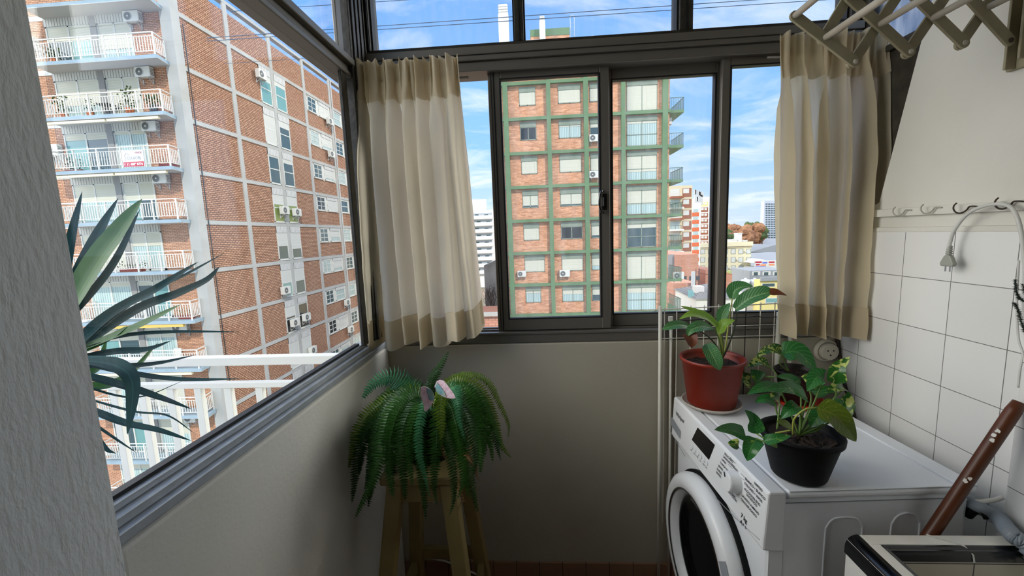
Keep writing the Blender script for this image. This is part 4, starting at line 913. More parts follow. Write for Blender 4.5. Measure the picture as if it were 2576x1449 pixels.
# clotheslines outside the transom lights
for lab, l, r, yy in (('uppermost clothesline wire crossing the sky above the window', (927, 6), (1080, -4), 2.3), ('upper wire of the close pair crossing the sky above the window', (931, 67), (1695, 14), 2.1),
                      ('lower wire of the close pair crossing the sky above the window', (931, 76), (1695, 25), 2.1), ('lowest thin wire just above the window head outside', (941, 135), (1695, 84), 2.2)):
    a, c = pt(*l, 1, yy), pt(*r, 1, yy); d = (c-a)/(c.x-a.x); a = a-d*(a.x+1.6); c = a+d*3.4
    tag(MB().tube([a, c], .0016 if 'lowest' not in lab else .0009, 6).build('hanging_clothesline', pm('blue_grey_wire', '2c4a66', .5)), lab, 'wire', 'clotheslines outside the window')

# ---------------- air conditioner
def ac(label, c, face, w=.82, h=.55, d=.30, group=None):
    """c: middle of the rear face; face: outward unit vector"""
    f = V(face); s = V((0, 0, 1)).cross(f); u = V((0, 0, 1)); c = V(c)+f*.05
    t = thing('air_conditioner', label, 'air conditioner', c, group)
    B = lambda a0, a1, b0, b1, c0, c1: (lambda b: b)(MB())
    b = MB(); k = len(b.v)
    def bx(b, s0, s1, f0, f1, z0, z1):
        n = len(b.v); b.v += [c+s*x+f*y+u*z for z in (z0, z1) for x, y in ((s0, f0), (s1, f0), (s1, f1), (s0, f1))]
        for q in ((0, 3, 2, 1), (4, 5, 6, 7), (0, 1, 5, 4), (1, 2, 6, 5), (2, 3, 7, 6), (3, 0, 4, 7)): b.face([n+i for i in q])
    bx(b, -w/2, w/2, .02, d, -h/2, h/2); b.build('casing', 'ac', t, bevel=.015)
    b = MB(); b.lathe([(h*.42, 0), (h*.42, .012), (h*.36, .014)], c+f*d-s*(w*.18), 28, f); g = b.build('fan_grille', 'ac_dark', t)
    b = MB(); b.lathe([(h*.43, .010), (h*.40, .018), (h*.37, .012)], c+f*d-s*(w*.18), 28, f, False); b.lathe([(h*.09, .012), (h*.08, .02)], c+f*d-s*(w*.18), 16, f); b.build('grille_ring', 'ac', g)
    b = MB()
    for x in (-w*.33, w*.33):
        bx(b, x-.02, x+.02, -.045, d, -h/2-.05, -h/2-.003); bx(b, x-.02, x+.02, -.045, -.01, -h/2-.30, -h/2-.05)
        b.beam(c+s*x-f*.03-u*(h/2+.28), c+s*x+f*(d-.04)-u*(h/2+.04), .025, .025)
    b.build('wall_mount', 'bracket', t)
    b = MB()
    for q in range(5): bx(b, w/2, w/2+.004, .06, d-.05, -h*.32+q*h*.14, -h*.26+q*h*.14)
    b.build('side_vent', 'ac_dark', t)
    return t

# ---------------- left apartment building with balconies
XS, YF = -18.7, 22.3
lb = thing('apartment_building', 'large brick apartment block with white railed balconies filling the left window', 'building', (-24, 30, -20))
outbox('front_wall', 'brick_f', lb, -44, -19.3, YF, YF+.4, -20, 15.73)
outbox('side_wall', 'brick_s', lb, XS-.6, XS-.06, 22.7, 58, -20, 15.73)
outbox('rear_block', 'grey_old', lb, -44, XS-.65, YF+.45, 58, -20, 15.6)
outbox('corner_column', 'concrete', lb, -19.32, XS, 22.16, 22.72, -20, 16.35)
for y in (26.15, 30.36, 34.62, 39.0, 43.4, 47.8): outbox('grid_column', 'concrete', lb, XS-.1, XS+.005, y, y+.34, -20, 16.22)
for k in range(13): outbox('floor_band', 'concrete', lb, XS-.1, XS-.003, 22.72, 58, 13.83-2.75*k-.12, 13.83-2.75*k+.12)
b = MB(); b.box(XS-.34, XS+.01, 22.72, 58, 16.22, 16.40); b.box(-44, -19.3, 22.2, 22.5, 16.22, 16.40); b.build('parapet_beam', 'concrete', lb)
T = [13.97-2.75*i for i in range(11)]
DW = [(-25.92, -23.32), (-22.97, -21.06)]
YS = 21.2
blinds = [(0, 0), (.30, .55), (.55, 1.0), (.16, .04), (.42, .40), (1.0, .36), (.12, .08), (.3, .2), (.2, 1.0), (.1, .45), (.2, .2)]
for i, t in enumerate(T):
    bo = [(-25.86, YF), (-25.75, YS), (-18.98, YS), (-18.9, YS+.06), (-19.12, YF-.14), (-19.34, YF-.12), (-19.34, YF)]
    b = MB(); b.prism([(x, y, t-.18) for x, y in bo][::-1], (0, 0, .02)); b.build('balcony_underside', 'slab', lb)
    b = MB(); b.prism([(x, y-.002, t-.165) for x, y in bo][::-1], (0, 0, .165)); b.build('balcony_slab', 'fascia', lb)
    if i == 0: continue
    # railing
    path = [V((-25.70, YF-.05, t)), V((-25.70, YS+.05, t)), V((-19.03, YS+.05, t)), V((-19.22, YF-.20, t))]
    b = MB()
    for a, c in zip(path[:-1], path[1:]):
        b.beam(a+V((0, 0, 1.08)), c+V((0, 0, 1.08)), .055, .045); b.beam(a+V((0, 0, .90)), c+V((0, 0, .90)), .03, .03); b.beam(a+V((0, 0, .19)), c+V((0, 0, .19)), .03, .03)
        n = max(1, round((c-a).length/1.33)); mbar = max(3, round((c-a).length/.145))
        for q in range(0 if a is path[0] else 1, n+1):
            p = a.lerp(c, q/n); b.box(p.x-.028, p.x+.028, p.y-.028, p.y+.028, t, t+1.08)
        for q in range(1, mbar):
            p = a.lerp(c, q/mbar); b.box(p.x-.014, p.x+.014, p.y-.014, p.y+.014, t+.19, t+.90)
    b.build('balcony_railing', 'rail_white', lb)
    zt_ = t+2.57
    MB().box(-23.32, -22.97, YF-.10, YF-.001, t, zt_).build('pilaster', 'pillar_grey', lb)
    for g, (x0, x1) in enumerate(DW):
        f = MB(); y0 = YF-.045
        xm = (x0+x1)/2
        for x in (x0, xm-.04, x1-.08): f.box(x, x+.08, y0, YF-.001, t, t+2.18)
        f.box(x0, x1, y0, YF-.001, t+2.13, t+2.18); f.box(x0, x1, y0, YF-.001, t, t+.10)
        fr = f.build('balcony_door', 'white_paint', lb)
        MB().box(x0, x1, YF-.09, YF-.001, t+2.18, zt_).build('shutter_box', 'shutter', fr)
        bf_ = blinds[i][g]; zb = t+2.13-bf_*2.03
        for h_, (a, c) in enumerate(((x0+.08, xm-.04), (xm+.04, x1-.08))):
            zq = zb if bf_ in (1.0, 0) else max(t+.1, zb-.07*((i*7+h_*3+g) % 3))
            if bf_ > 0: MB().box(a, c, YF-.03, YF-.001, zq, t+2.13).build('blind', 'blind', fr)
            if zq > t+.15:
                q = MB(); q.box(a, c, YF-.012, YF-.0005, t+.10, zq); k = (i*5+g*3+h_*2) % 4
                q.build('pane', ('pane_curtain', 'pane_out', 'pane_curtain', 'pane_teal')[k], fr)
# side wall windows
def side_win(y0, y1, z0, z1, bl, pane, box=.46, grid=False, low=None):
    x = XS-.058; f = MB()
    for y in (y0, y1-.09): f.box(x-.01, x+.035, y, y+.09, z0, z1)
    f.box(x-.01, x+.035, y0, y1, z0, z0+.07); f.box(x-.01, x+.035, y0, y1, z1-.05, z1)
    zm = z0+(z1-box-z0)*.52
    if not grid: f.box(x-.01, x+.03, y0, y1, zm-.035, zm+.035)
    f.box(x-.02, x+.09, y0-.05, y1+.05, z0-.05, z0)
    if grid:
        ym = (y0+y1)/2; f.box(x-.01, x+.03, ym-.03, ym+.03, z0, z1)
        for q in (1, 2): z = z0+(z1-z0)*q/3; f.box(x-.01, x+.03, y0, y1, z-.025, z+.025)
    fr = f.build('window', 'white_paint', lb)
    if box: MB().box(x, x+.05, y0, y1, z1-box, z1).build('shutter_box', 'shutter_s', fr)
    zt_ = z1-box; zb = zt_-(zt_-z0)*bl
    if bl > 0: MB().box(x, x+.022, y0+.09, y1-.09, zb, zt_).build('blind', 'blind_s', fr)
    if bl < 1: MB().box(x, x+.010, y0+.09, y1-.09, z0+.07, zb).build('pane', pane, fr)
for k in range(10):
    zt_, zb = 13.83-2.75*k-.125, 13.83-2.75*(k+1)+.19
    s = [((.22, 'pane_teal'), (.15, 'pane_teal')), ((1, 'pane_out'), (.24, 'pane_out')), ((.06, 'pane_out'), (.16, 'pane_out')), ((.36, 'pane_green'), (.36, 'pane_green')), ((.46, 'pane_out'), (.62, 'pane_out')), ((.5, 'pane_teal'), (.46, 'pane_out')), ((.40, 'pane_dark'), (.05, 'pane_dark')), ((1, 'pane_out'), (.9, 'pane_out')), ((.4, 'pane_out'), (.3, 'pane_dark')), ((.2, 'pane_out'), (.6, 'pane_out'))][k]
    side_win(29.08, 30.34, zb, zt_, *s[0]); side_win(30.76, 32.10, zb, zt_, *s[1])
    zs = zt_-1.28
    w_ = MB()
    for y0, y1 in ((35.0, 38.98), (39.36, 43.38), (43.76, 47.78)):
        bbx = MB(); x = XS-.056; bbx.box(x-.01, x-.0025, y0, y1, zs-.04, zt_); bbx.build('window_surround', 'white_paint', lb)
    side_win(35.15, 36.55, zs+.03, zt_-.10, 0, ('pane_out', 'pane_curtain_s', 'pane_out', 'pane_dark')[k % 4], 0, True)
    side_win(36.95, 38.75, zs+.03, zt_-.03, (1, .72, .8, 1, .6, .7, .0, 1, .1, .8)[k], 'pane_curtain_s', .26)
    side_win(39.6, 41.05, zs+.03, zt_-.10, 0, ('pane_curtain_s', 'pane_out')[k % 2], 0, k % 3 != 0)
    side_win(41.5, 43.1, zs+.03, zt_-.03, .5, 'pane_out', .26)
    side_win(43.9, 45.4, zs+.03, zt_-.10, 0, 'pane_out', 0, True); side_win(45.8, 47.4, zs+.03, zt_-.03, .7, 'pane_out', .26)
MB().tube([(XS+.06, 39.40, 16.2), (XS+.06, 39.40, -20)], .06, 8).build('drainpipe', 'bracket', lb)
MB().tube([(XS+.03, 22.86, 13.4), (XS+.03, 22.86, -20)], .025, 6).build('downpipe', 'iron', lb)
for t in (T[2], T[3]):
    for a, c in ((-25.6, -22.3), (-22.2, -19.35)): MB().beam((a, YS+.12, t-.27), (c, YS+.12, t-.27), .14, .13).build('awning_roll', 'awning', lb)
MB().beam((-25.2, YS+.10, T[6]-.30), (-19.6, YS+.10, T[6]-.27), .14, .16).build('awning_roll', 'awning_y', lb)
MB().beam((-25.6, YS+.10, T[7]-.27), (-19.5, YS+.10, T[7]-.27), .14, .13).build('awning_roll', 'awning', lb)
for t in T: MB().box(-30, -25.95, YF-.03, YF-.001, t-.22, t+.02).build('side_band', 'white_paint', lb)
# air conditioners on the balcony front
GF = 'air conditioners on the balcony front'
ORD = ['topmost', 'second highest', 'third highest', 'fourth highest']
for i, (k, x) in enumerate(((1, -20.72), (2, -20.52), (3, -20.62), (4, -20.45))):
    ac(ORD[i]+' air conditioner hung between the balcony doors and the corner column', (x, YF-.002, T[k]+2.28), (0, -1, 0), .84, .52, group=GF)
ac('air conditioner under the balcony with the yellow awning roll', (-20.55, YF-.002, T[7]+2.22), (0, -1, 0), .95, .56, group=GF)
ac('small air conditioner low on the front beside white shutters, below the other balcony units', (-20.7, YF-.002, T[9]+2.25), (0, -1, 0), .70, .50, group=GF)
ac('air conditioner left of the topmost balcony doors near the rough wall edge', (-26.75, YF-.002, T[1]+1.35), (0, -1, 0), .80, .62, group=GF)
ac('air conditioner left of the balcony that carries the sale sign', (-26.45, YF-.002, T[3]+1.30), (0, -1, 0), .80, .65, group=GF)
# air conditioners on the side wall
GS = 'air conditioners on the brick side wall'
for lab, px, py in (('air conditioner at the highest left window of the brick side wall', 657, 188),
                    ('left one of two air conditioners hung over olive window panes of the side wall', 716, 529), ('right one of two air conditioners hung over olive window panes of the side wall', 747, 534),
                    ('single air conditioner in front of a teal window of the side wall', 719, 730),
                    ('left one of two air conditioners with bent white pipes low on the side wall', 742, 811), ('right one of two air conditioners with bent white pipes low on the side wall', 771, 797),
                    ('lowest air conditioner of the side wall just above the white railing', 787, 880),
                    ('air conditioner beside the drainpipe under the highest white window strip', 830, 306), ('air conditioner beside the drainpipe under the second white window strip', 834, 388),
                    ('air conditioner beside the drainpipe near the curtain hem, upper of two', 874, 760), ('air conditioner beside the drainpipe near the curtain hem, lower of two', 883, 828)):
    p = pt(px, py, 0, XS+.25); ac(lab, (XS+.036, p.y, p.z), (1, 0, 0), .82, .56, group=GS)
# sale sign on the third balcony railing
sg = thing('sale_sign', 'white and red sale sign board tied to a balcony railing', 'sign', (-21, YS, T[3]))
z0, z1, x0, x1 = T[3]+.05, T[3]+.86, -21.58, -20.40; ysn = YS-.01
MB().box(x0, x1, ysn, ysn+.02, z0, z1).build('board', pm('sign_white', 'e9ebee', .5), sg)
MB().box(x0+.02, x1-.02, ysn-.004, ysn-.0005, z0+.01, z0+.25).build('red_band', pm('sign_red', 'b0203c', .5), sg)
b = MB(); b.text('11 4089 8776', (x0+.20, ysn-.006, z0+.07), (1, 0, 0), (0, 0, 1), .17, 'LEFT', .95, .03); b.tube([(x0+.10+.045*math.cos(a*.5), ysn-.006, z0+.13+.045*math.sin(a*.5)) for a in range(12)], .008, 4); b.build('phone_number', pm('sign_white_text', 'f2eff0', .5), sg)
b = MB(); b.text('VENDE', (x1-.06, ysn-.006, z1-.15), (1, 0, 0), (0, 0, 1), .13, 'RIGHT', 1, .02); b.build('red_lettering', pm('sign_dark_red', '8e3440', .5), sg)
b = MB(); b.text('COLACIBJ', (x0+.24, ysn-.006, z0+.37), (1, 0, 0), (0, 0, 1), .21, 'LEFT', .84); b.tube([(x0+.15, ysn-.006, z0+.31), (x0+.15, ysn-.006, z1-.22), (x0+.25, ysn-.006, z1-.09), (x0+.40, ysn-.006, z1-.22)], .008, 4); b.build('name_lettering', pm('sign_grey', '5c6468', .5), sg)
# things on the balconies
def bush(name, label, cat, c, r, hpot, n=60, pot='pot_out', tall=1.0, box=None):
    t = thing(name, label, cat, c); c = V(c)
    if box: MB().box(c.x-box/2, c.x+box/2, c.y-.12, c.y+.12, c.z, c.z+hpot).build('planter_box', pot, t)
    else: MB().lathe([(hpot*.35, 0), (hpot*.5, hpot), (hpot*.42, hpot), (.001, hpot*.9)], c, 16).build('pot', pot, t, smooth=True)
    b = MB(); rr = random.Random(int(abs(c.x*97+c.z*31)))
    for k in range(n):
        d = V((rr.uniform(-1, 1)*(box/r/1.6 if box else 1), rr.uniform(-.45, .45), rr.uniform(-.2, 1)*tall)); p = c+V((0, 0, hpot+r*.4))+d*r
        q = V((rr.uniform(-1, 1), rr.uniform(-1, 1), rr.uniform(-.4, 1))).normalized()*r*.42; s = q.orthogonal().normalized()*r*.12
        b.poly([p, p+q*.5+s, p+q, p+q*.5-s])
    b.tube([c+V((0, 0, hpot*.9)), c+V((0, 0, hpot+r*(.4+.7*tall)))], .012, 5); b.build('foliage', 'leaf_out', t); return t
G = 'potted plants on the balconies'
yb_ = YS+.58
bush('potted_shrub', 'tall leafy shrub in a clay pot before cream shutters on the second balcony', 'potted plant', (-21.35, yb_, T[2]), .38, .42, 70, tall=2.2)['group'] = G
bush('potted_shrub', 'low wide shrub at the right end of the second balcony', 'potted plant', (-20.0, yb_, T[2]), .42, .40, 90, 'iron')['group'] = G
bush('potted_shrub', 'straggly plant in a pot at the left end of the second balcony', 'potted plant', (-25.1, yb_, T[2]), .40, .35, 50, tall=1.8)['group'] = G
bush('potted_shrub', 'thin plant in a pot before the dark door of the second balcony', 'potted plant', (-23.6, yb_, T[2]), .28, .35, 40, tall=1.8)['group'] = G
bush('planter', 'plant in a long red planter at the left of the sale sign balcony', 'potted plant', (-25.0, yb_, T[3]), .34, .16, 50, 'terracotta', 1.3, .9)['group'] = G
bush('planter', 'low plant in a red planter right of the sale sign', 'potted plant', (-19.65, yb_, T[3]), .20, .22, 40, 'terracotta', 1, .8)['group'] = G
bush('potted_shrub', 'bushy plant behind the bars at the left of the topmost balcony', 'potted plant', (-25.1, yb_, T[1]), .36, .35, 70)['group'] = G
bush('planter', 'row of plants in a red box on the fifth balcony from the top', 'potted plant', (-22.6, yb_, T[5]), .26, .2, 60, 'terracotta', 1, 1.3)['group'] = G
bush('planter', 'plants in a red box near the right end of the sixth balcony', 'potted plant', (-19.8, yb_, T[6]), .22, .2, 50, 'terracotta', 1, .8)['group'] = G
bush('planter', 'plants in a red planter on the balcony crossed by the white top rail', 'potted plant', (-20.3, yb_, T[7]), .20, .22, 50, 'terracotta', 1, 1.0)['group'] = G
bush('potted_shrub', 'leafy plant at the right end of the balcony seen between white balusters', 'potted plant', (-19.5, yb_, T[8]), .30, .35, 60)['group'] = G
ch = thing('bistro_chair', 'black wire bistro chair on the second balcony', 'chair', (-22.0, yb_+.05, T[2])); c = V((-22.0, yb_+.05, T[2]))
MB().box(c.x-.2, c.x+.2, c.y-.2, c.y+.2, c.z+.43, c.z+.45).build('seat', 'iron', ch)
for sx, sy in ((-1, -1), (1, -1), (-1, 1), (1, 1)): MB().tube([c+V((sx*.18, sy*.18, .43)), c+V((sx*.22, sy*.22, .003))], .012, 5).build('leg', 'iron', ch)
b = MB(); b.tube([c+V((-.18, .19, .45)), c+V((-.19, .22, .8)), c+V((-.1, .24, .92)), c+V((.1, .24, .92)), c+V((.19, .22, .8)), c+V((.18, .19, .45))], .013, 5); b.tube([c+V((-.18, .215, .62)), c+V((.18, .215, .62))], .010, 5); b.tube([c+V((-.18, .225, .76)), c+V((.18, .225, .76))], .010, 5); b.build('backrest', 'iron', ch)
tb = thing('slatted_table', 'dark slatted garden table on the second balcony', 'table', (-22.7, yb_+.1, T[2])); c = V((-22.7, yb_+.1, T[2])); b = MB()
for q in range(5): b.box(c.x-.35, c.x+.35, c.y-.3+q*.125, c.y-.2+q*.125, c.z+.68, c.z+.70)
b.build('table_top', 'iron', tb)
for s in (-1, 1): MB().tube(curve([c+V((s*.3, -.25, .68)), c+V((-s*.1, 0, .35)), c+V((s*.3, .2, .003))], 4), .014, 5).build('leg', 'iron', tb)
wc = thing('plastic_chair', 'white plastic chair on the balcony behind the white top rail', 'chair', (-20.9, yb_, T[7])); c = V((-20.9, yb_, T[7]))
MB().box(c.x-.24, c.x+.24, c.y-.22, c.y+.22, c.z+.42, c.z+.45).build('seat', 'white_paint', wc)
MB().prism([c+V((-.24, .2, .45)), c+V((.24, .2, .45)), c+V((.22, .28, .98)), c+V((-.22, .28, .98))], (0, .03, 0)).build('backrest', 'white_paint', wc)
for sx, sy in ((-1, -1), (1, -1), (-1, 1), (1, 1)): MB().tube([c+V((sx*.2, sy*.18, .42)), c+V((sx*.24, sy*.22, .003))], .022, 5).build('leg', 'white_paint', wc)

# ---------------- brick building with the green grid
YG = 35.0
gb = thing('grid_facade_building', 'orange brick apartment block with a green concrete grid behind the sliding window', 'building', (4, 40, -20))
XE = 10.83
outbox('front_wall', 'brick_g', gb, -3.2, XE-.02, YG, YG+.4, -20, 14.0)
outbox('side_wall', 'brick_gs', gb, XE-.4, XE-.01, YG+.01, 47, -20, 14.0)
outbox('rear_block', 'grey_old', gb, -3.15, XE-.42, YG+.42, 47, -20, 13.8)
GC = [(-2.37, -1.98), (1.10, 1.43), (4.04, 4.40), (6.99, 7.31), (10.20, 10.61)]
GB = [13.38, 10.67, 7.98, 5.29, 2.56, -.13, -2.80, -5.42, -8.1, -10.8]
for x0, x1 in GC: outbox('grid_column', 'green', gb, x0, x1, YG-.35, YG-.001, -20, 14.2)
for z in GB: outbox('floor_beam', 'green', gb, -3.2, XE-.02, YG-.33, YG-.002, z-.14, z+.10)
bl = [[1, 1, 1, 1], [-1, .08, .28, .08], [1, 1, 1, .66], [.86, .88, 1, .58], [1, -2, .82, .16], [1, 1, .66, 1], [.18, .36, .5, .22], [.5, .5, .5, .5], [1, .5, 1, .5]]
def gwin(x0, x1, z0, z1, zl, f, four):
    y = YG-.03; fr = MB(); xm = (x0+x1)/2
    for x in (x0, x1-.05, xm-.03): fr.box(x, x+.06 if x == xm-.03 else x+.05, y-.015, YG-.001, z0, z1)
    fr.box(x0, x1, y-.015, YG-.001, z0, z0+.06); fr.box(x0, x1, y-.015, YG-.001, z1-.05, z1)
    if four and f < .9: zm = z0+(z1-z0)*.46; fr.box(x0, x1, y-.015, YG-.001, zm-.03, zm+.03)
    w = fr.build('window', 'lintel', gb)
    MB().box(x0, x1, YG-.07, YG-.001, z1, zl).build('shutter_box', 'lintel', w)
    a = max(0, f); zb = z1-.05-(z1-z0-.11)*a
    if a > 0: MB().box(x0+.05, x1-.05, YG-.05 if a == 1 and not four else y-.005, YG-.001, zb, z1-.03).build('blind', 'blind', w)
    if a < 1: MB().box(x0+.05, x1-.05, YG-.012, YG-.001, z0+.06, zb).build('pane', 'pane_dark' if f < 0 else ('pane_curtain' if f in (.08, .58, .66, .22, .36, .18) else 'pane_out'), w)
for k in range(9):
    b0 = GB[k+1]
    if b0 < -10: break
    wide = k in (5,)
    gwin(-1.07, .62 if wide else .24, b0+1.05, b0+2.06, b0+2.47, bl[k][0], False)
    gwin(2.05, 3.82, b0+1.05, b0+2.06, b0+2.47, bl[k][1], False)
    gwin(4.55, 6.33, b0+1.05, b0+2.06, b0+2.47, bl[k][2], False)
    gwin(7.46, 9.85, b0+.15, b0+2.08, b0+2.47, bl[k][3], True)
    # side balcony
    MB().box(XE, XE+1.12, YG+.0, YG+3.2, b0-.12, b0+.10).build('balcony_slab', 'green', gb)
    b = MB()
    for a, c in (((XE+.03, YG+.04), (XE+1.09, YG+.04)), ((XE+1.09, YG+.04), (XE+1.09, YG+3.15))):
        b.beam((*a, b0+1.02), (*c, b0+1.02), .04, .04); n = round((V(a)-V(c)).length/.14)
        for q in range(n+1): p = V(a).lerp(V(c), q/n); b.box(p.x-.011, p.x+.011, p.y-.011, p.y+.011, b0+.10, b0+1.02)
    b.build('balcony_railing', pm('green_railing', '4c6b5a', .6), gb)
outbox('roof_parapet', 'green', gb, -3.2, XE, YG-.33, YG+.35, 14.0, 14.35)
pb = outbox('penthouse', 'brick_g', gb, 0, 3.24, 37, 40, 13.8, 17.75); outbox('penthouse_cap', 'green', gb, -.02, 3.26, 36.97, 40.03, 17.75, 18.30)
outbox('penthouse_door', 'white_w', gb, -.9, .72, 36.8, 36.96, 13.8, 17.45)
for x0, x1, y, z, capz in ((-2.62, -1.78, 36.6, 19.5, 20.3), (.76, 1.22, 36.2, 18.6, 19.0), (4.88, 5.28, 36.6, 16.9, 17.4)):
    MB().box(x0, x1, y, y+.55, 13.8, z).build('chimney', 'white_w', gb); b = MB(); n = 4; h = (capz-z)/n
    for q in range(n): b.box(x0+.04, x1-.04, y+.04, y+.5, z+q*h, z+q*h+h*.66)
    b.box(x0+.09, x1-.09, y+.1, y+.45, z, capz); b.build('chimney_cap', 'white_w', gb)
b = MB(); x = 3.34
for q in (0, .32): b.tube([(x+q, 37.2, 13.8), (x+q, 37.2, 18.9)], .02, 5)
for q in range(16): b.tube([(x, 37.2, 14.2+q*.3), (x+.32, 37.2, 14.2+q*.3)], .015, 4)
b.tube(curve([(x, 37.2, 18.6), (x, 37.3, 19.2), (x+.16, 37.4, 19.4), (x+.32, 37.3, 19.2), (x+.32, 37.2, 18.6)], 4), .02, 5); b.build('roof_ladder', 'bracket', gb)
GG = 'air conditioners on the green grid facade'
ac('air conditioner right under a window beside the middle window post of the grid facade', (pt(1494, 349, 1, YG).x, YG-.002, pt(1494, 349, 1, YG).z), (0, -1, 0), .80, .55, group=GG)
ac('air conditioner one storey lower beside the window post of the grid facade', (pt(1494, 440, 1, YG).x, YG-.002, pt(1494, 440, 1, YG).z), (0, -1, 0), .80, .55, group=GG)
ac('small air conditioner low in the leftmost bay of the grid facade', (pt(1313, 688, 1, YG).x, YG-.002, pt(1313, 688, 1, YG).z), (0, -1, 0), .72, .50, group=GG)
ac('larger air conditioner low in the second bay of the grid facade', (pt(1420, 687, 1, YG).x, YG-.002, pt(1420, 687, 1, YG).z), (0, -1, 0), .86, .56, group=GG)
ac('air conditioner standing at the end of a low side balcony of the grid facade', (XE+.95, YG+.55, GB[6]+.32), (0, -1, 0), .86, .6, group=GG)
ac('air conditioner on the brick end wall between two high side balconies', (XE+.03, YG+.9, GB[2]+2.1), (1, 0, 0), .7, .5, .28, group=GG)

# ---------------- the town beyond
ZG = -20
struct(MB().box(-900, 1600, 12, 3500, ZG-.6, ZG).build('ground', 'ground'))
def rx(px, Y): return pt(px, 600, 1, Y).x
def block(name, label, px0, px1, pytop, Y, depth, mat, cat='building'):
    x0, x1 = pt(px0, pytop, 1, Y).x, pt(px1, pytop, 1, Y).x; zt_ = pt((px0+px1)/2, pytop, 1, Y).z
    t = thing(name, label, cat, ((x0+x1)/2, Y, ZG))
    MB().box(x0, x1, Y, Y+depth, ZG+.002, zt_).build('walls', mat, t); return t
def rect(t, name, mat, px0, py0, px1, py1, Y, d=.06, n=0):
    a, c = pt(px0, py0, 1, Y), pt(px1, py1, 1, Y); return MB().box(a.x, c.x, Y-d-n, Y-n-.001, c.z, a.z).build(name, mat, t)
# white tower in the gap left of the slider
Y = 170; t = block('white_tower', 'white balconied tower seen in the gap beside the left curtain', 1140, 1240, 530, Y, 25, 'white_w')
rect(t, 'roof_house', 'white_w', 1168, 502, 1222, 531, Y, .02, -3)
for k in range(9):
    y = 548+k*17.2
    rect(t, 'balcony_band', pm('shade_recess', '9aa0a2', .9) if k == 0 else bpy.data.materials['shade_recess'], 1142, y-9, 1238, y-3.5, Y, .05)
    rect(t, 'balcony_front', 'white_w', 1142, y-3, 1240, y+2, Y, 1.2)
    for q in range(4): rect(t, 'window', 'pane_out', 1146+q*24+(k*5) % 9, y-8.5, 1156+q*24+(k*5) % 9, y-3.5, Y, .09)
Y = 60; t = block('party_wall', 'weathered grey gable wall with bare creeper beside the white tower', 1217, 1262, 668, Y, 3, 'grey_old', 'wall')
b = MB(); a, c, e = pt(1217, 668, 1, Y), pt(1262, 668, 1, Y), pt(1246, 655, 1, Y); b.prism([a, c, V((c.x, Y, e.z)), e], (0, 3, 0)); b.build('gable_top', 'grey_old', t)
b = MB(); rr = random.Random(4)
for k in range(26):
    p = pt(1226+rr.uniform(0, 20), 775, 1, Y-.1); q = [p]
    for s in range(6): q.append(q[-1]+V((rr.uniform(-.35, .35), 0, rr.uniform(.2, .7))))
    b.tube(q, .02, 4)
b.build('bare_creeper', 'trunk', t)
Y = 30; t = block('low_brick_house', 'low red brick wall with a flat roof below the party wall', 1195, 1270, 793, Y, 4, 'brick_r', 'house')
rect(t, 'roof_edge', 'grey_old', 1195, 786, 1270, 793, Y, .3)
# beige tower with balconies
Y = 100; t = block('beige_tower', 'beige tower with brown panels right behind the green side balconies', 1680, 1742, 467, Y, 18, 'beige_w')
for k in range(7):
    y = 474+k*27.4
    rect(t, 'brown_panel', 'brown_p', 1717, y, 1739, y+21, Y, .05); rect(t, 'window', 'white_paint', 1718.5, y+1, 1733, y+12, Y, .10)
    q = rect(t, 'balcony_window', 'pane_curtain' if k % 2 else 'white_paint', 1686, y+2, 1709, y+20, Y, .05)
    rect(t, 'balcony_slab', 'brown_p' if k % 2 == 0 else 'white_w', 1684, y+21, 1716, y+24.5, Y, 1.3)
    b = MB(); a, c = pt(1685, y+12, 1, Y-1.2), pt(1714, y+21, 1, Y-1.2)
    b.beam((a.x, a.y, a.z), (c.x, a.y, a.z), .08, .08)
    for s in range(9): x = a.x+(c.x-a.x)*s/8; b.box(x-.03, x+.03, a.y-.03, a.y+.03, c.z, a.z)
    b.build('balcony_railing', 'iron' if k % 2 else 'white_paint', t)
# white and orange tower
Y = 150; t = block('orange_band_tower', 'white tower with orange bands and rooftop antennas', 1737, 1764, 510, Y, 22, 'white_w')
for k in range(8):
    y = 525+k*18.9; rect(t, 'orange_band', 'orange_p', 1741, y+10, 1758, y+19, Y, .06); rect(t, 'window', 'pane_curtain', 1744, y+1, 1756, y+8.5, Y, .08)
b = MB(); rr = random.Random(2)
for k in range(9):
    p = pt(1748+k*2.3, 512, 1, Y+6); h = rr.uniform(2.2, 5); b.box(p.x-.15, p.x+.15, p.y-.15, p.y+.15, p.z-.5, p.z+h); b.box(p.x-.35, p.x+.35, p.y-.2, p.y+.2, p.z+h-1.6, p.z+h)
b.build('antenna_mast', 'bracket', t)
t = block('red_window_tower', 'narrow white tower with red window surrounds behind the window post', 1761, 1790, 496, Y+36, 20, 'white_w')
for k in range(9):
    y = 512+k*14.2; rect(t, 'red_surround', 'brown_p' if k else 'yellow_w', 1762, y-4, 1781, y+7, Y+36, .06)
    for q in (1764, 1772): rect(t, 'window', 'white_paint', q, y-3, q+6, y+2.5, Y+36, .10)
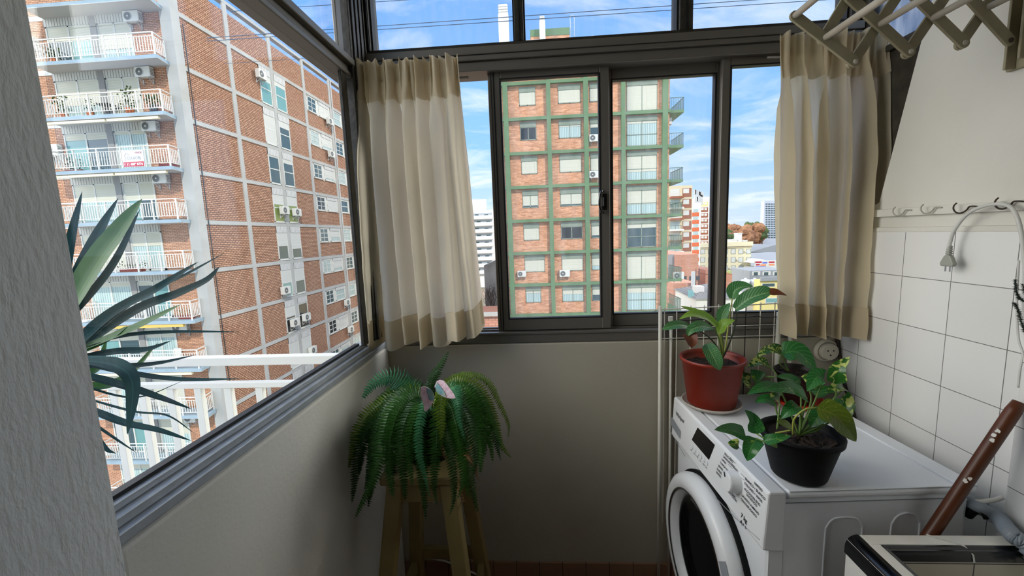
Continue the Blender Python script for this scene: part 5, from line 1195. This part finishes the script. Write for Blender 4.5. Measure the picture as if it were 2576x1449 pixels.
# cream apartment block
Y = 166; t = block('cream_apartment_block', 'low cream apartment block with arched windows in front of the autumn trees', 1756, 1890, 622, Y, 16, 'cream_w')
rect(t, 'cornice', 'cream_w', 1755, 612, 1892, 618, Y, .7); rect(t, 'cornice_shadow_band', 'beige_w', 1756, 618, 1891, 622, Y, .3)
for r_ in range(3):
    for c_ in range(7):
        x = 1762+c_*19.2; y = 626+r_*21
        f = rect(t, 'window', 'lintel', x, y, x+11.5, y+13, Y, .06); rect(f, 'blind', 'white_paint', x+.8, y+.8, x+9.8, y+12, Y, .12)
        if (r_*7+c_) % 3 == 0: rect(t, 'ac_unit', 'white_paint', x-5, y+5, x-1, y+8.5, Y, .5)
rect(t, 'base_band', 'lawn', 1800, 683, 1890, 694, Y, .4)
for lab, px0, px1, top in (('small white stair house on the cream block roof', 1856, 1866, 588), ('low white tank house on the cream block roof', 1838, 1856, 604), ('white roof tank near the right end of the cream block', 1868, 1880, 606)):
    a, c = pt(px0, top, 1, Y+5), pt(px1, 612, 1, Y+5); zr = pt(1823, 622, 1, Y).z
    s = thing('roof_house', lab, 'roof structure', ((a.x+c.x)/2, Y+6, zr)); MB().box(a.x, c.x, Y+5, Y+8, zr+.01, a.z).build('walls', 'white_w', s); MB().box(a.x-.15, c.x+.15, Y+4.85, Y+8.15, a.z, a.z+.25).build('cap', 'white_w', s)
# brick annex, slate house, tank pair, yellow house
Y = 72; t = block('brick_annex', 'tall blind red brick wall block below the beige tower', 1699, 1757, 640, Y, 14, 'brick_r')
rect(t, 'grey_return', 'roof_grey', 1680, 641, 1705, 735, Y, .05, -.6)
for x in (1700, 1716, 1733): rect(t, 'window', 'pane_dark', x+18, 695, x+27, 705, Y, .06)
Y = 66; t = block('brick_annex', 'stepped lower red brick block with chimney pipes', 1694, 1750, 712, Y, 5, 'brick_r')
p = pt(1743, 728, 1, Y-.5); b = MB(); b.tube([p, V((p.x, p.y, pt(1743, 683, 1, Y-.5).z))], .28, 10); b.build('flue', 'tank', t)
p = pt(1750, 728, 1, Y-.5); b = MB()
for q in (0, .5): b.tube([(p.x+q, p.y, p.z), (p.x+q, p.y, pt(1750, 676, 1, Y-.5).z)], .05, 5)
for q in range(10): b.box(p.x, p.x+.5, p.y-.03, p.y+.03, p.z+.3*q, p.z+.3*q+.06)
b.build('ladder', 'iron', t)
Y = 78; t = block('brick_annex', 'red brick block with a sloping top right of the window post', 1775, 1842, 690, Y, 10, 'brick_r')
a, c, e = pt(1775, 690, 1, Y), pt(1842, 690, 1, Y), pt(1806, 678, 1, Y); MB().prism([a, c, V((e.x, Y, e.z)), V((a.x, Y, e.z))], (0, 10, 0)).build('sloping_top', 'brick_r', t)
Y = 52; hs = thing('slate_roof_house', 'white house with a grey hipped slate roof behind the peace lily', 'house', (pt(1770, 780, 1, Y).x, Y, ZG))
a, c = pt(1752, 752, 1, Y), pt(1848, 752, 1, Y); l = pt(1711, 738, 1, Y+7); zt_ = a.z
MB().prism([(a.x, a.y, ZG+.003), (c.x, c.y, ZG+.003), (c.x, Y+9, ZG+.003), (l.x, Y+9, ZG+.003), (l.x, l.y, ZG+.003)], (0, 0, zt_-ZG)).build('walls', 'white_w', hs)
r1, r2 = pt(1775, 714, 1, Y+4.5), pt(1815, 716, 1, Y+4.5); b = MB()
A_, C_, L__ = V((a.x-.3, a.y-.3, zt_)), V((c.x+.3, c.y-.3, zt_)), V((l.x-.3, l.y, zt_)); D_, E_ = V((c.x+.3, Y+9.2, zt_)), V((l.x-.3, Y+9.2, zt_))
b.poly([A_, C_, r2, r1]); b.poly([L__, A_, r1]); b.poly([C_, D_, r2]); b.poly([D_, E_, r1, r2]); b.poly([E_, L__, r1]); b.poly([A_, L__, E_, D_, C_]); b.build('roof', 'slate', hs)
p = pt(1752, 738, 1, Y+2.2); b = MB(); b.box(p.x-.1, p.x+.9, p.y-.2, p.y+1.2, p.z-1.1, p.z+.9); b.build('dormer', 'white_w', hs); b = MB(); b.poly([p+V((-1.3, -.8, -.35)), p+V((-.5, -1.0, -.45)), p+V((-.6, -.4, .5)), p+V((-1.2, -.2, .55))]); b.build('skylight', 'pane_teal', hs)
t = thing('lawn_patch', 'pale green lawn and yard below the slate roofed house', 'lawn', (26, 50, ZG)); MB().box(12, 60, 30, 62, ZG+.001, ZG+.06).build('turf', 'lawn', t)
Y = 96
t = block('tank_house', 'flat roofed white house carrying the two water tanks', 1850, 1908, 735, Y-1.5, 8, 'white_w', 'house'); zr = pt(1879, 735, 1, Y-1.5).z
for lab, px in (('left one of two grey rooftop water tanks behind the lily leaf', 1874), ('right one of two grey rooftop water tanks behind the lily leaf', 1897)):
    p = pt(px, 735, 1, Y); p.z = zr+.01; q = pt(px, 703, 1, Y); s = thing('water_tank', lab, 'water tank', (p.x, Y, p.z), 'rooftop water tanks')
    MB().lathe([(.98, 0), (.98, q.z-p.z-.3), (.8, q.z-p.z), (.2, q.z-p.z+.05)], p, 28).build('drum', 'tank', s, smooth=True); MB().lathe([(.3, 0), (.3, .2), (.05, .3)], V((p.x, p.y, q.z+.05)), 14).build('lid', 'tank', s)
Y = 92; t = block('yellow_house', 'yellow walled house half behind the right curtain', 1912, 1985, 704, Y, 2.5, 'yellow_w', 'house')
rect(t, 'roof_edge', 'roof_grey', 1912, 697, 1985, 704, Y, .5)
f = rect(t, 'window', 'white_paint', 1916, 713, 1950, 721, Y, .06); rect(f, 'pane', 'pane_out', 1918, 714, 1948, 720, Y, .09); f = rect(t, 'window', 'white_paint', 1925, 749, 1965, 762, Y, .06); rect(f, 'pane', 'pane_teal', 1927, 751, 1963, 760, Y, .09)
# sheds and signs right of the cream block
Y = 190; t = block('long_shed', 'long grey shed with a roadside sign right of the cream block', 1885, 1985, 634, Y, 20, 'grey_w')
MB().prism([pt(1885, 634, 1, Y), pt(1985, 634, 1, Y), pt(1950, 616, 1, Y)], (0, 20, 0)).build('roof', 'roof_grey', t)
Y = 158; t = block('market_hall', 'white gabled hall with a colourful advertising board', 1894, 1985, 672, Y, 7, 'white_w')
MB().prism([pt(1894, 662, 1, Y), pt(1960, 662, 1, Y), pt(1914, 652, 1, Y)], (0, 7, 0)).build('gable', 'white_w', t)
bd = rect(t, 'advertising_board', 'white_paint', 1897, 656, 1960, 674, Y, .5)
for k, (c_, x, y, w_) in enumerate((('sign_red', 1900, 658, 16), ('sb', 1918, 659, 12), ('sign_red', 1902, 664, 9), ('so', 1913, 665, 14), ('sb', 1900, 670, 26), ('sign_red', 1934, 658, 14), ('so', 1934, 664, 14))):
    mm = bpy.data.materials.get({'sb': 'board_blue', 'so': 'board_orange'}.get(c_, c_)) or pm({'sb': 'board_blue', 'so': 'board_orange'}[c_], {'sb': '5a6ac0', 'so': 'e08a5a'}[c_], .6)
    rect(bd, 'colour_patch', mm, x, y, x+w_, y+(3.5 if k not in (4,) else 1.6), Y-.5, .05)
Y = 130; t = block('skylight_shed', 'grey flat shed with glazed skylights beside the yellow house', 1886, 1985, 680, Y, 12, 'roof_grey')
for x in (1892, 1918, 1944): rect(t, 'skylight', 'white_paint', x, 683, x+20, 692, Y, .08); rect(t, 'pane', 'pane_out', x+4, 685, x+14, 692, Y, .12)
# far grey tower, trees and houses
Y = 340; t = block('far_tower', 'tall grey tower on the horizon next to the right curtain', 1923, 1990, 504, Y, 5, 'grey_w')
for k in range(16):
    y = 512+k*5.6
    for q in range(5): rect(t, 'window_band', 'pane_out', 1926+q*6.6, y, 1930.5+q*6.6, y+2.6, Y, .2)
def tree(label, px, py, Y, r, mat, group, flat=1.0):
    p = pt(px, py, 1, Y); t = thing('tree', label, 'tree', (p.x, Y, ZG), group); rr = random.Random(int(px*13+py))
    bm = bmesh.new()
    for k in range(22):
        mt = Matrix.Translation((p.x+rr.uniform(-1, 1)*r*.75, Y+rr.uniform(-.6, .6)*r, p.z-r*.45+rr.uniform(-.5, .45)*r*flat))@Matrix.Scale(r*rr.uniform(.2, .42), 4)
        bmesh.ops.create_icosphere(bm, subdivisions=3, radius=1, matrix=mt)
    for v in bm.verts: v.co += V((rr.uniform(-1, 1), rr.uniform(-1, 1), rr.uniform(-1, 1)))*r*.045
    b = MB(); b.v = [v.co.copy() for v in bm.verts]; b.f = [tuple(q.index for q in f.verts) for f in bm.faces]; b.uv = [None]*len(b.f); b.mi = [0]*len(b.f); bm.free()
    b.build('crown', mat, t); MB().tube([(p.x, Y, ZG), (p.x, Y, max(ZG+1, p.z-r*.5))], r*.08, 6).build('trunk', 'trunk', t)
TR = 'distant trees'
tree('large rust coloured autumn tree behind the cream block', 1880, 570, 300, 11, 'tree_o', TR); tree('rust coloured tree just left of the largest autumn tree', 1858, 585, 258, 7, 'tree_o', TR)
tree('rust coloured tree between the largest autumn tree and the far tower', 1900, 582, 338, 9, 'tree_o', TR); tree('green tree at the foot of the far grey tower', 1918, 572, 320, 7, 'tree_g', TR)
tree('green tree near the window post below the skyline', 1828, 582, 280, 6, 'tree_g', TR); tree('dark green tree low behind the cream block roof', 1832, 592, 230, 4.5, 'tree_g', TR); tree('green tree in the middle of the roofs left of the autumn trees', 1846, 575, 380, 8, 'tree_g', TR)
tree('rust tree far off at the skyline left of centre', 1836, 570, 600, 11, 'tree_o', TR); tree('hazy green hump of trees on the skyline', 1895, 563, 900, 14, 'tree_g', TR); tree('hazy tree on the skyline near the far tower', 1915, 564, 800, 12, 'tree_g', TR); tree('low rust tree beside the white stair house', 1872, 600, 240, 5, 'tree_o', TR)
rr = random.Random(9); HN = 'distant houses'
for k in range(26):
    Yk = 215+k*26+rr.uniform(-8, 8); px = 1816+((k*37) % 104); p = pt(px, 600, 1, Yk); w_ = rr.uniform(5, 9); h_ = rr.uniform(3, 7); d_ = rr.uniform(6, 10)
    t = thing('house', 'tiny pitched roof house among the distant trees right of the window post', 'house', (p.x, Yk, ZG), HN)
    MB().box(p.x-w_, p.x+w_, Yk, Yk+d_, ZG+.01, ZG+h_).build('walls', rr.choice(['white_w', 'beige_w', 'cream_w']), t)
    MB().prism([(p.x-w_-.3, Yk-.3, ZG+h_+.01), (p.x-w_-.3, Yk+d_+.3, ZG+h_+.01), (p.x-w_-.3, Yk+d_/2, ZG+h_+rr.uniform(1.5, 3))], (2*w_+.6, 0, 0)).build('roof', rr.choice(['roof_red', 'roof_red', 'roof_grey', 'brown_p']), t)

# ------------------------------------------------------------------ sky with added room-lighting patches, and sun
SKY, SKY_FILL = .64, 3.0  # base sky strength, and strength of the added out-of-view patches
wd = bpy.data.worlds.new('world'); sc.world = wd; wd.use_nodes = True; t = wd.node_tree; t.nodes.clear()
o = N(t, 'ShaderNodeOutputWorld'); bg = N(t, 'ShaderNodeBackground'); t.links.new(bg.outputs[0], o.inputs[0])
tc = N(t, 'ShaderNodeTexCoord'); s = N(t, 'ShaderNodeSeparateXYZ'); t.links.new(tc.outputs['Generated'], s.inputs[0])
rp = N(t, 'ShaderNodeValToRGB'); cr = rp.color_ramp
cr.elements[0].position = .0; cr.elements[0].color = (.58, .68, .80, 1); cr.elements[1].position = 1; cr.elements[1].color = (.13, .30, .75, 1)
for p, c in ((.05, (.50, .66, .86, 1)), (.18, (.28, .53, .90, 1)), (.45, (.17, .40, .88, 1))):
    e = cr.elements.new(p); e.color = c
t.links.new(s.outputs[2], rp.inputs['Fac'])
za = N(t, 'ShaderNodeMath', operation='ADD'); za.inputs[1].default_value = .16; t.links.new(s.outputs[2], za.inputs[0])
zm = N(t, 'ShaderNodeMath', operation='MAXIMUM'); zm.inputs[1].default_value = .05; t.links.new(za.outputs[0], zm.inputs[0])
dv = N(t, 'ShaderNodeVectorMath', operation='DIVIDE'); cb = N(t, 'ShaderNodeCombineXYZ')
for i in range(3): t.links.new(zm.outputs[0], cb.inputs[i])
t.links.new(tc.outputs['Generated'], dv.inputs[0]); t.links.new(cb.outputs[0], dv.inputs[1])
n1 = N(t, 'ShaderNodeTexNoise', Scale=1.5, Detail=8.0, Roughness=.62); n1.inputs['Distortion'].default_value = .6
mp = N(t, 'ShaderNodeMapping'); mp.inputs['Location'].default_value = (3.1, 1.7, 0); mp.inputs['Scale'].default_value = (1.0, 1.6, .3)
t.links.new(dv.outputs[0], mp.inputs[0]); t.links.new(mp.outputs[0], n1.inputs['Vector'])
cl = N(t, 'ShaderNodeValToRGB'); cl.color_ramp.elements[0].position = .46; cl.color_ramp.elements[1].position = .74; cl.color_ramp.elements[1].color = (.8, .8, .8, 1)
t.links.new(n1.outputs['Fac'], cl.inputs['Fac'])
mx = N(t, 'ShaderNodeMix', data_type='RGBA'); mx.inputs['B'].default_value = (.86, .89, .95, 1)
t.links.new(cl.outputs['Color'], mx.inputs['Factor']); t.links.new(rp.outputs['Color'], mx.inputs['A']); # added bright patch of unseen sky on the left, to light the room
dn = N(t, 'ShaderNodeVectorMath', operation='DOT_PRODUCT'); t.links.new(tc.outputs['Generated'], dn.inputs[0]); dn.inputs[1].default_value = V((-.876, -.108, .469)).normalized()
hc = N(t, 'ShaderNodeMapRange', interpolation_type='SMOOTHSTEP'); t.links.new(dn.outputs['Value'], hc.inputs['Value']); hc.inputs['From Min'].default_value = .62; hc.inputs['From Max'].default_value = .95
d2 = N(t, 'ShaderNodeVectorMath', operation='DOT_PRODUCT'); t.links.new(tc.outputs['Generated'], d2.inputs[0]); d2.inputs[1].default_value = V((.84, .36, .44)).normalized()  # second added patch, out of view on the right, brightens the left wall
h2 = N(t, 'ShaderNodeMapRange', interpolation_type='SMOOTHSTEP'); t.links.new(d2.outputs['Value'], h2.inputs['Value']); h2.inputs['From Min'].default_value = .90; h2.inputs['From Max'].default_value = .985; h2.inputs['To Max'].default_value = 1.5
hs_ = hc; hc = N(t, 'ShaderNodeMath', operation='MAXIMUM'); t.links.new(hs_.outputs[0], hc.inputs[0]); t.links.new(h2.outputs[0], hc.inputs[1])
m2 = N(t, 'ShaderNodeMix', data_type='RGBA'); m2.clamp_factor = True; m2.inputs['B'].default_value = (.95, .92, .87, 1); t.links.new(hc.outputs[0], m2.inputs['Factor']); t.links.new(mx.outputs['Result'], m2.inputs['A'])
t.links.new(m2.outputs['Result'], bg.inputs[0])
hi = N(t, 'ShaderNodeMath', operation='MULTIPLY_ADD'); hi.inputs[1].default_value = SKY_FILL; hi.inputs[2].default_value = SKY; t.links.new(hc.outputs[0], hi.inputs[0]); t.links.new(hi.outputs[0], bg.inputs[1])
sl = bpy.data.lights.new('sun', 'SUN'); so2 = bpy.data.objects.new('sun', sl); col.objects.link(so2); sl.energy = 1.6; sl.angle = .01; sl.color = (1, .95, .86)
so2.rotation_euler = V((-.42, .66, -.62)).normalized().to_track_quat('-Z', 'Y').to_euler()

sc.cycles.use_denoising = True
sc.cycles.max_bounces = 10; sc.cycles.diffuse_bounces = 6; sc.cycles.transparent_max_bounces = 16; sc.cycles.sample_clamp_indirect = 6
sc.cycles.caustics_reflective = False; sc.cycles.caustics_refractive = False
sc.view_settings.view_transform = 'Standard'; sc.view_settings.look = 'None'; sc.view_settings.gamma = 1; sc.view_settings.use_curve_mapping = False
sc.view_settings.exposure = 1.1
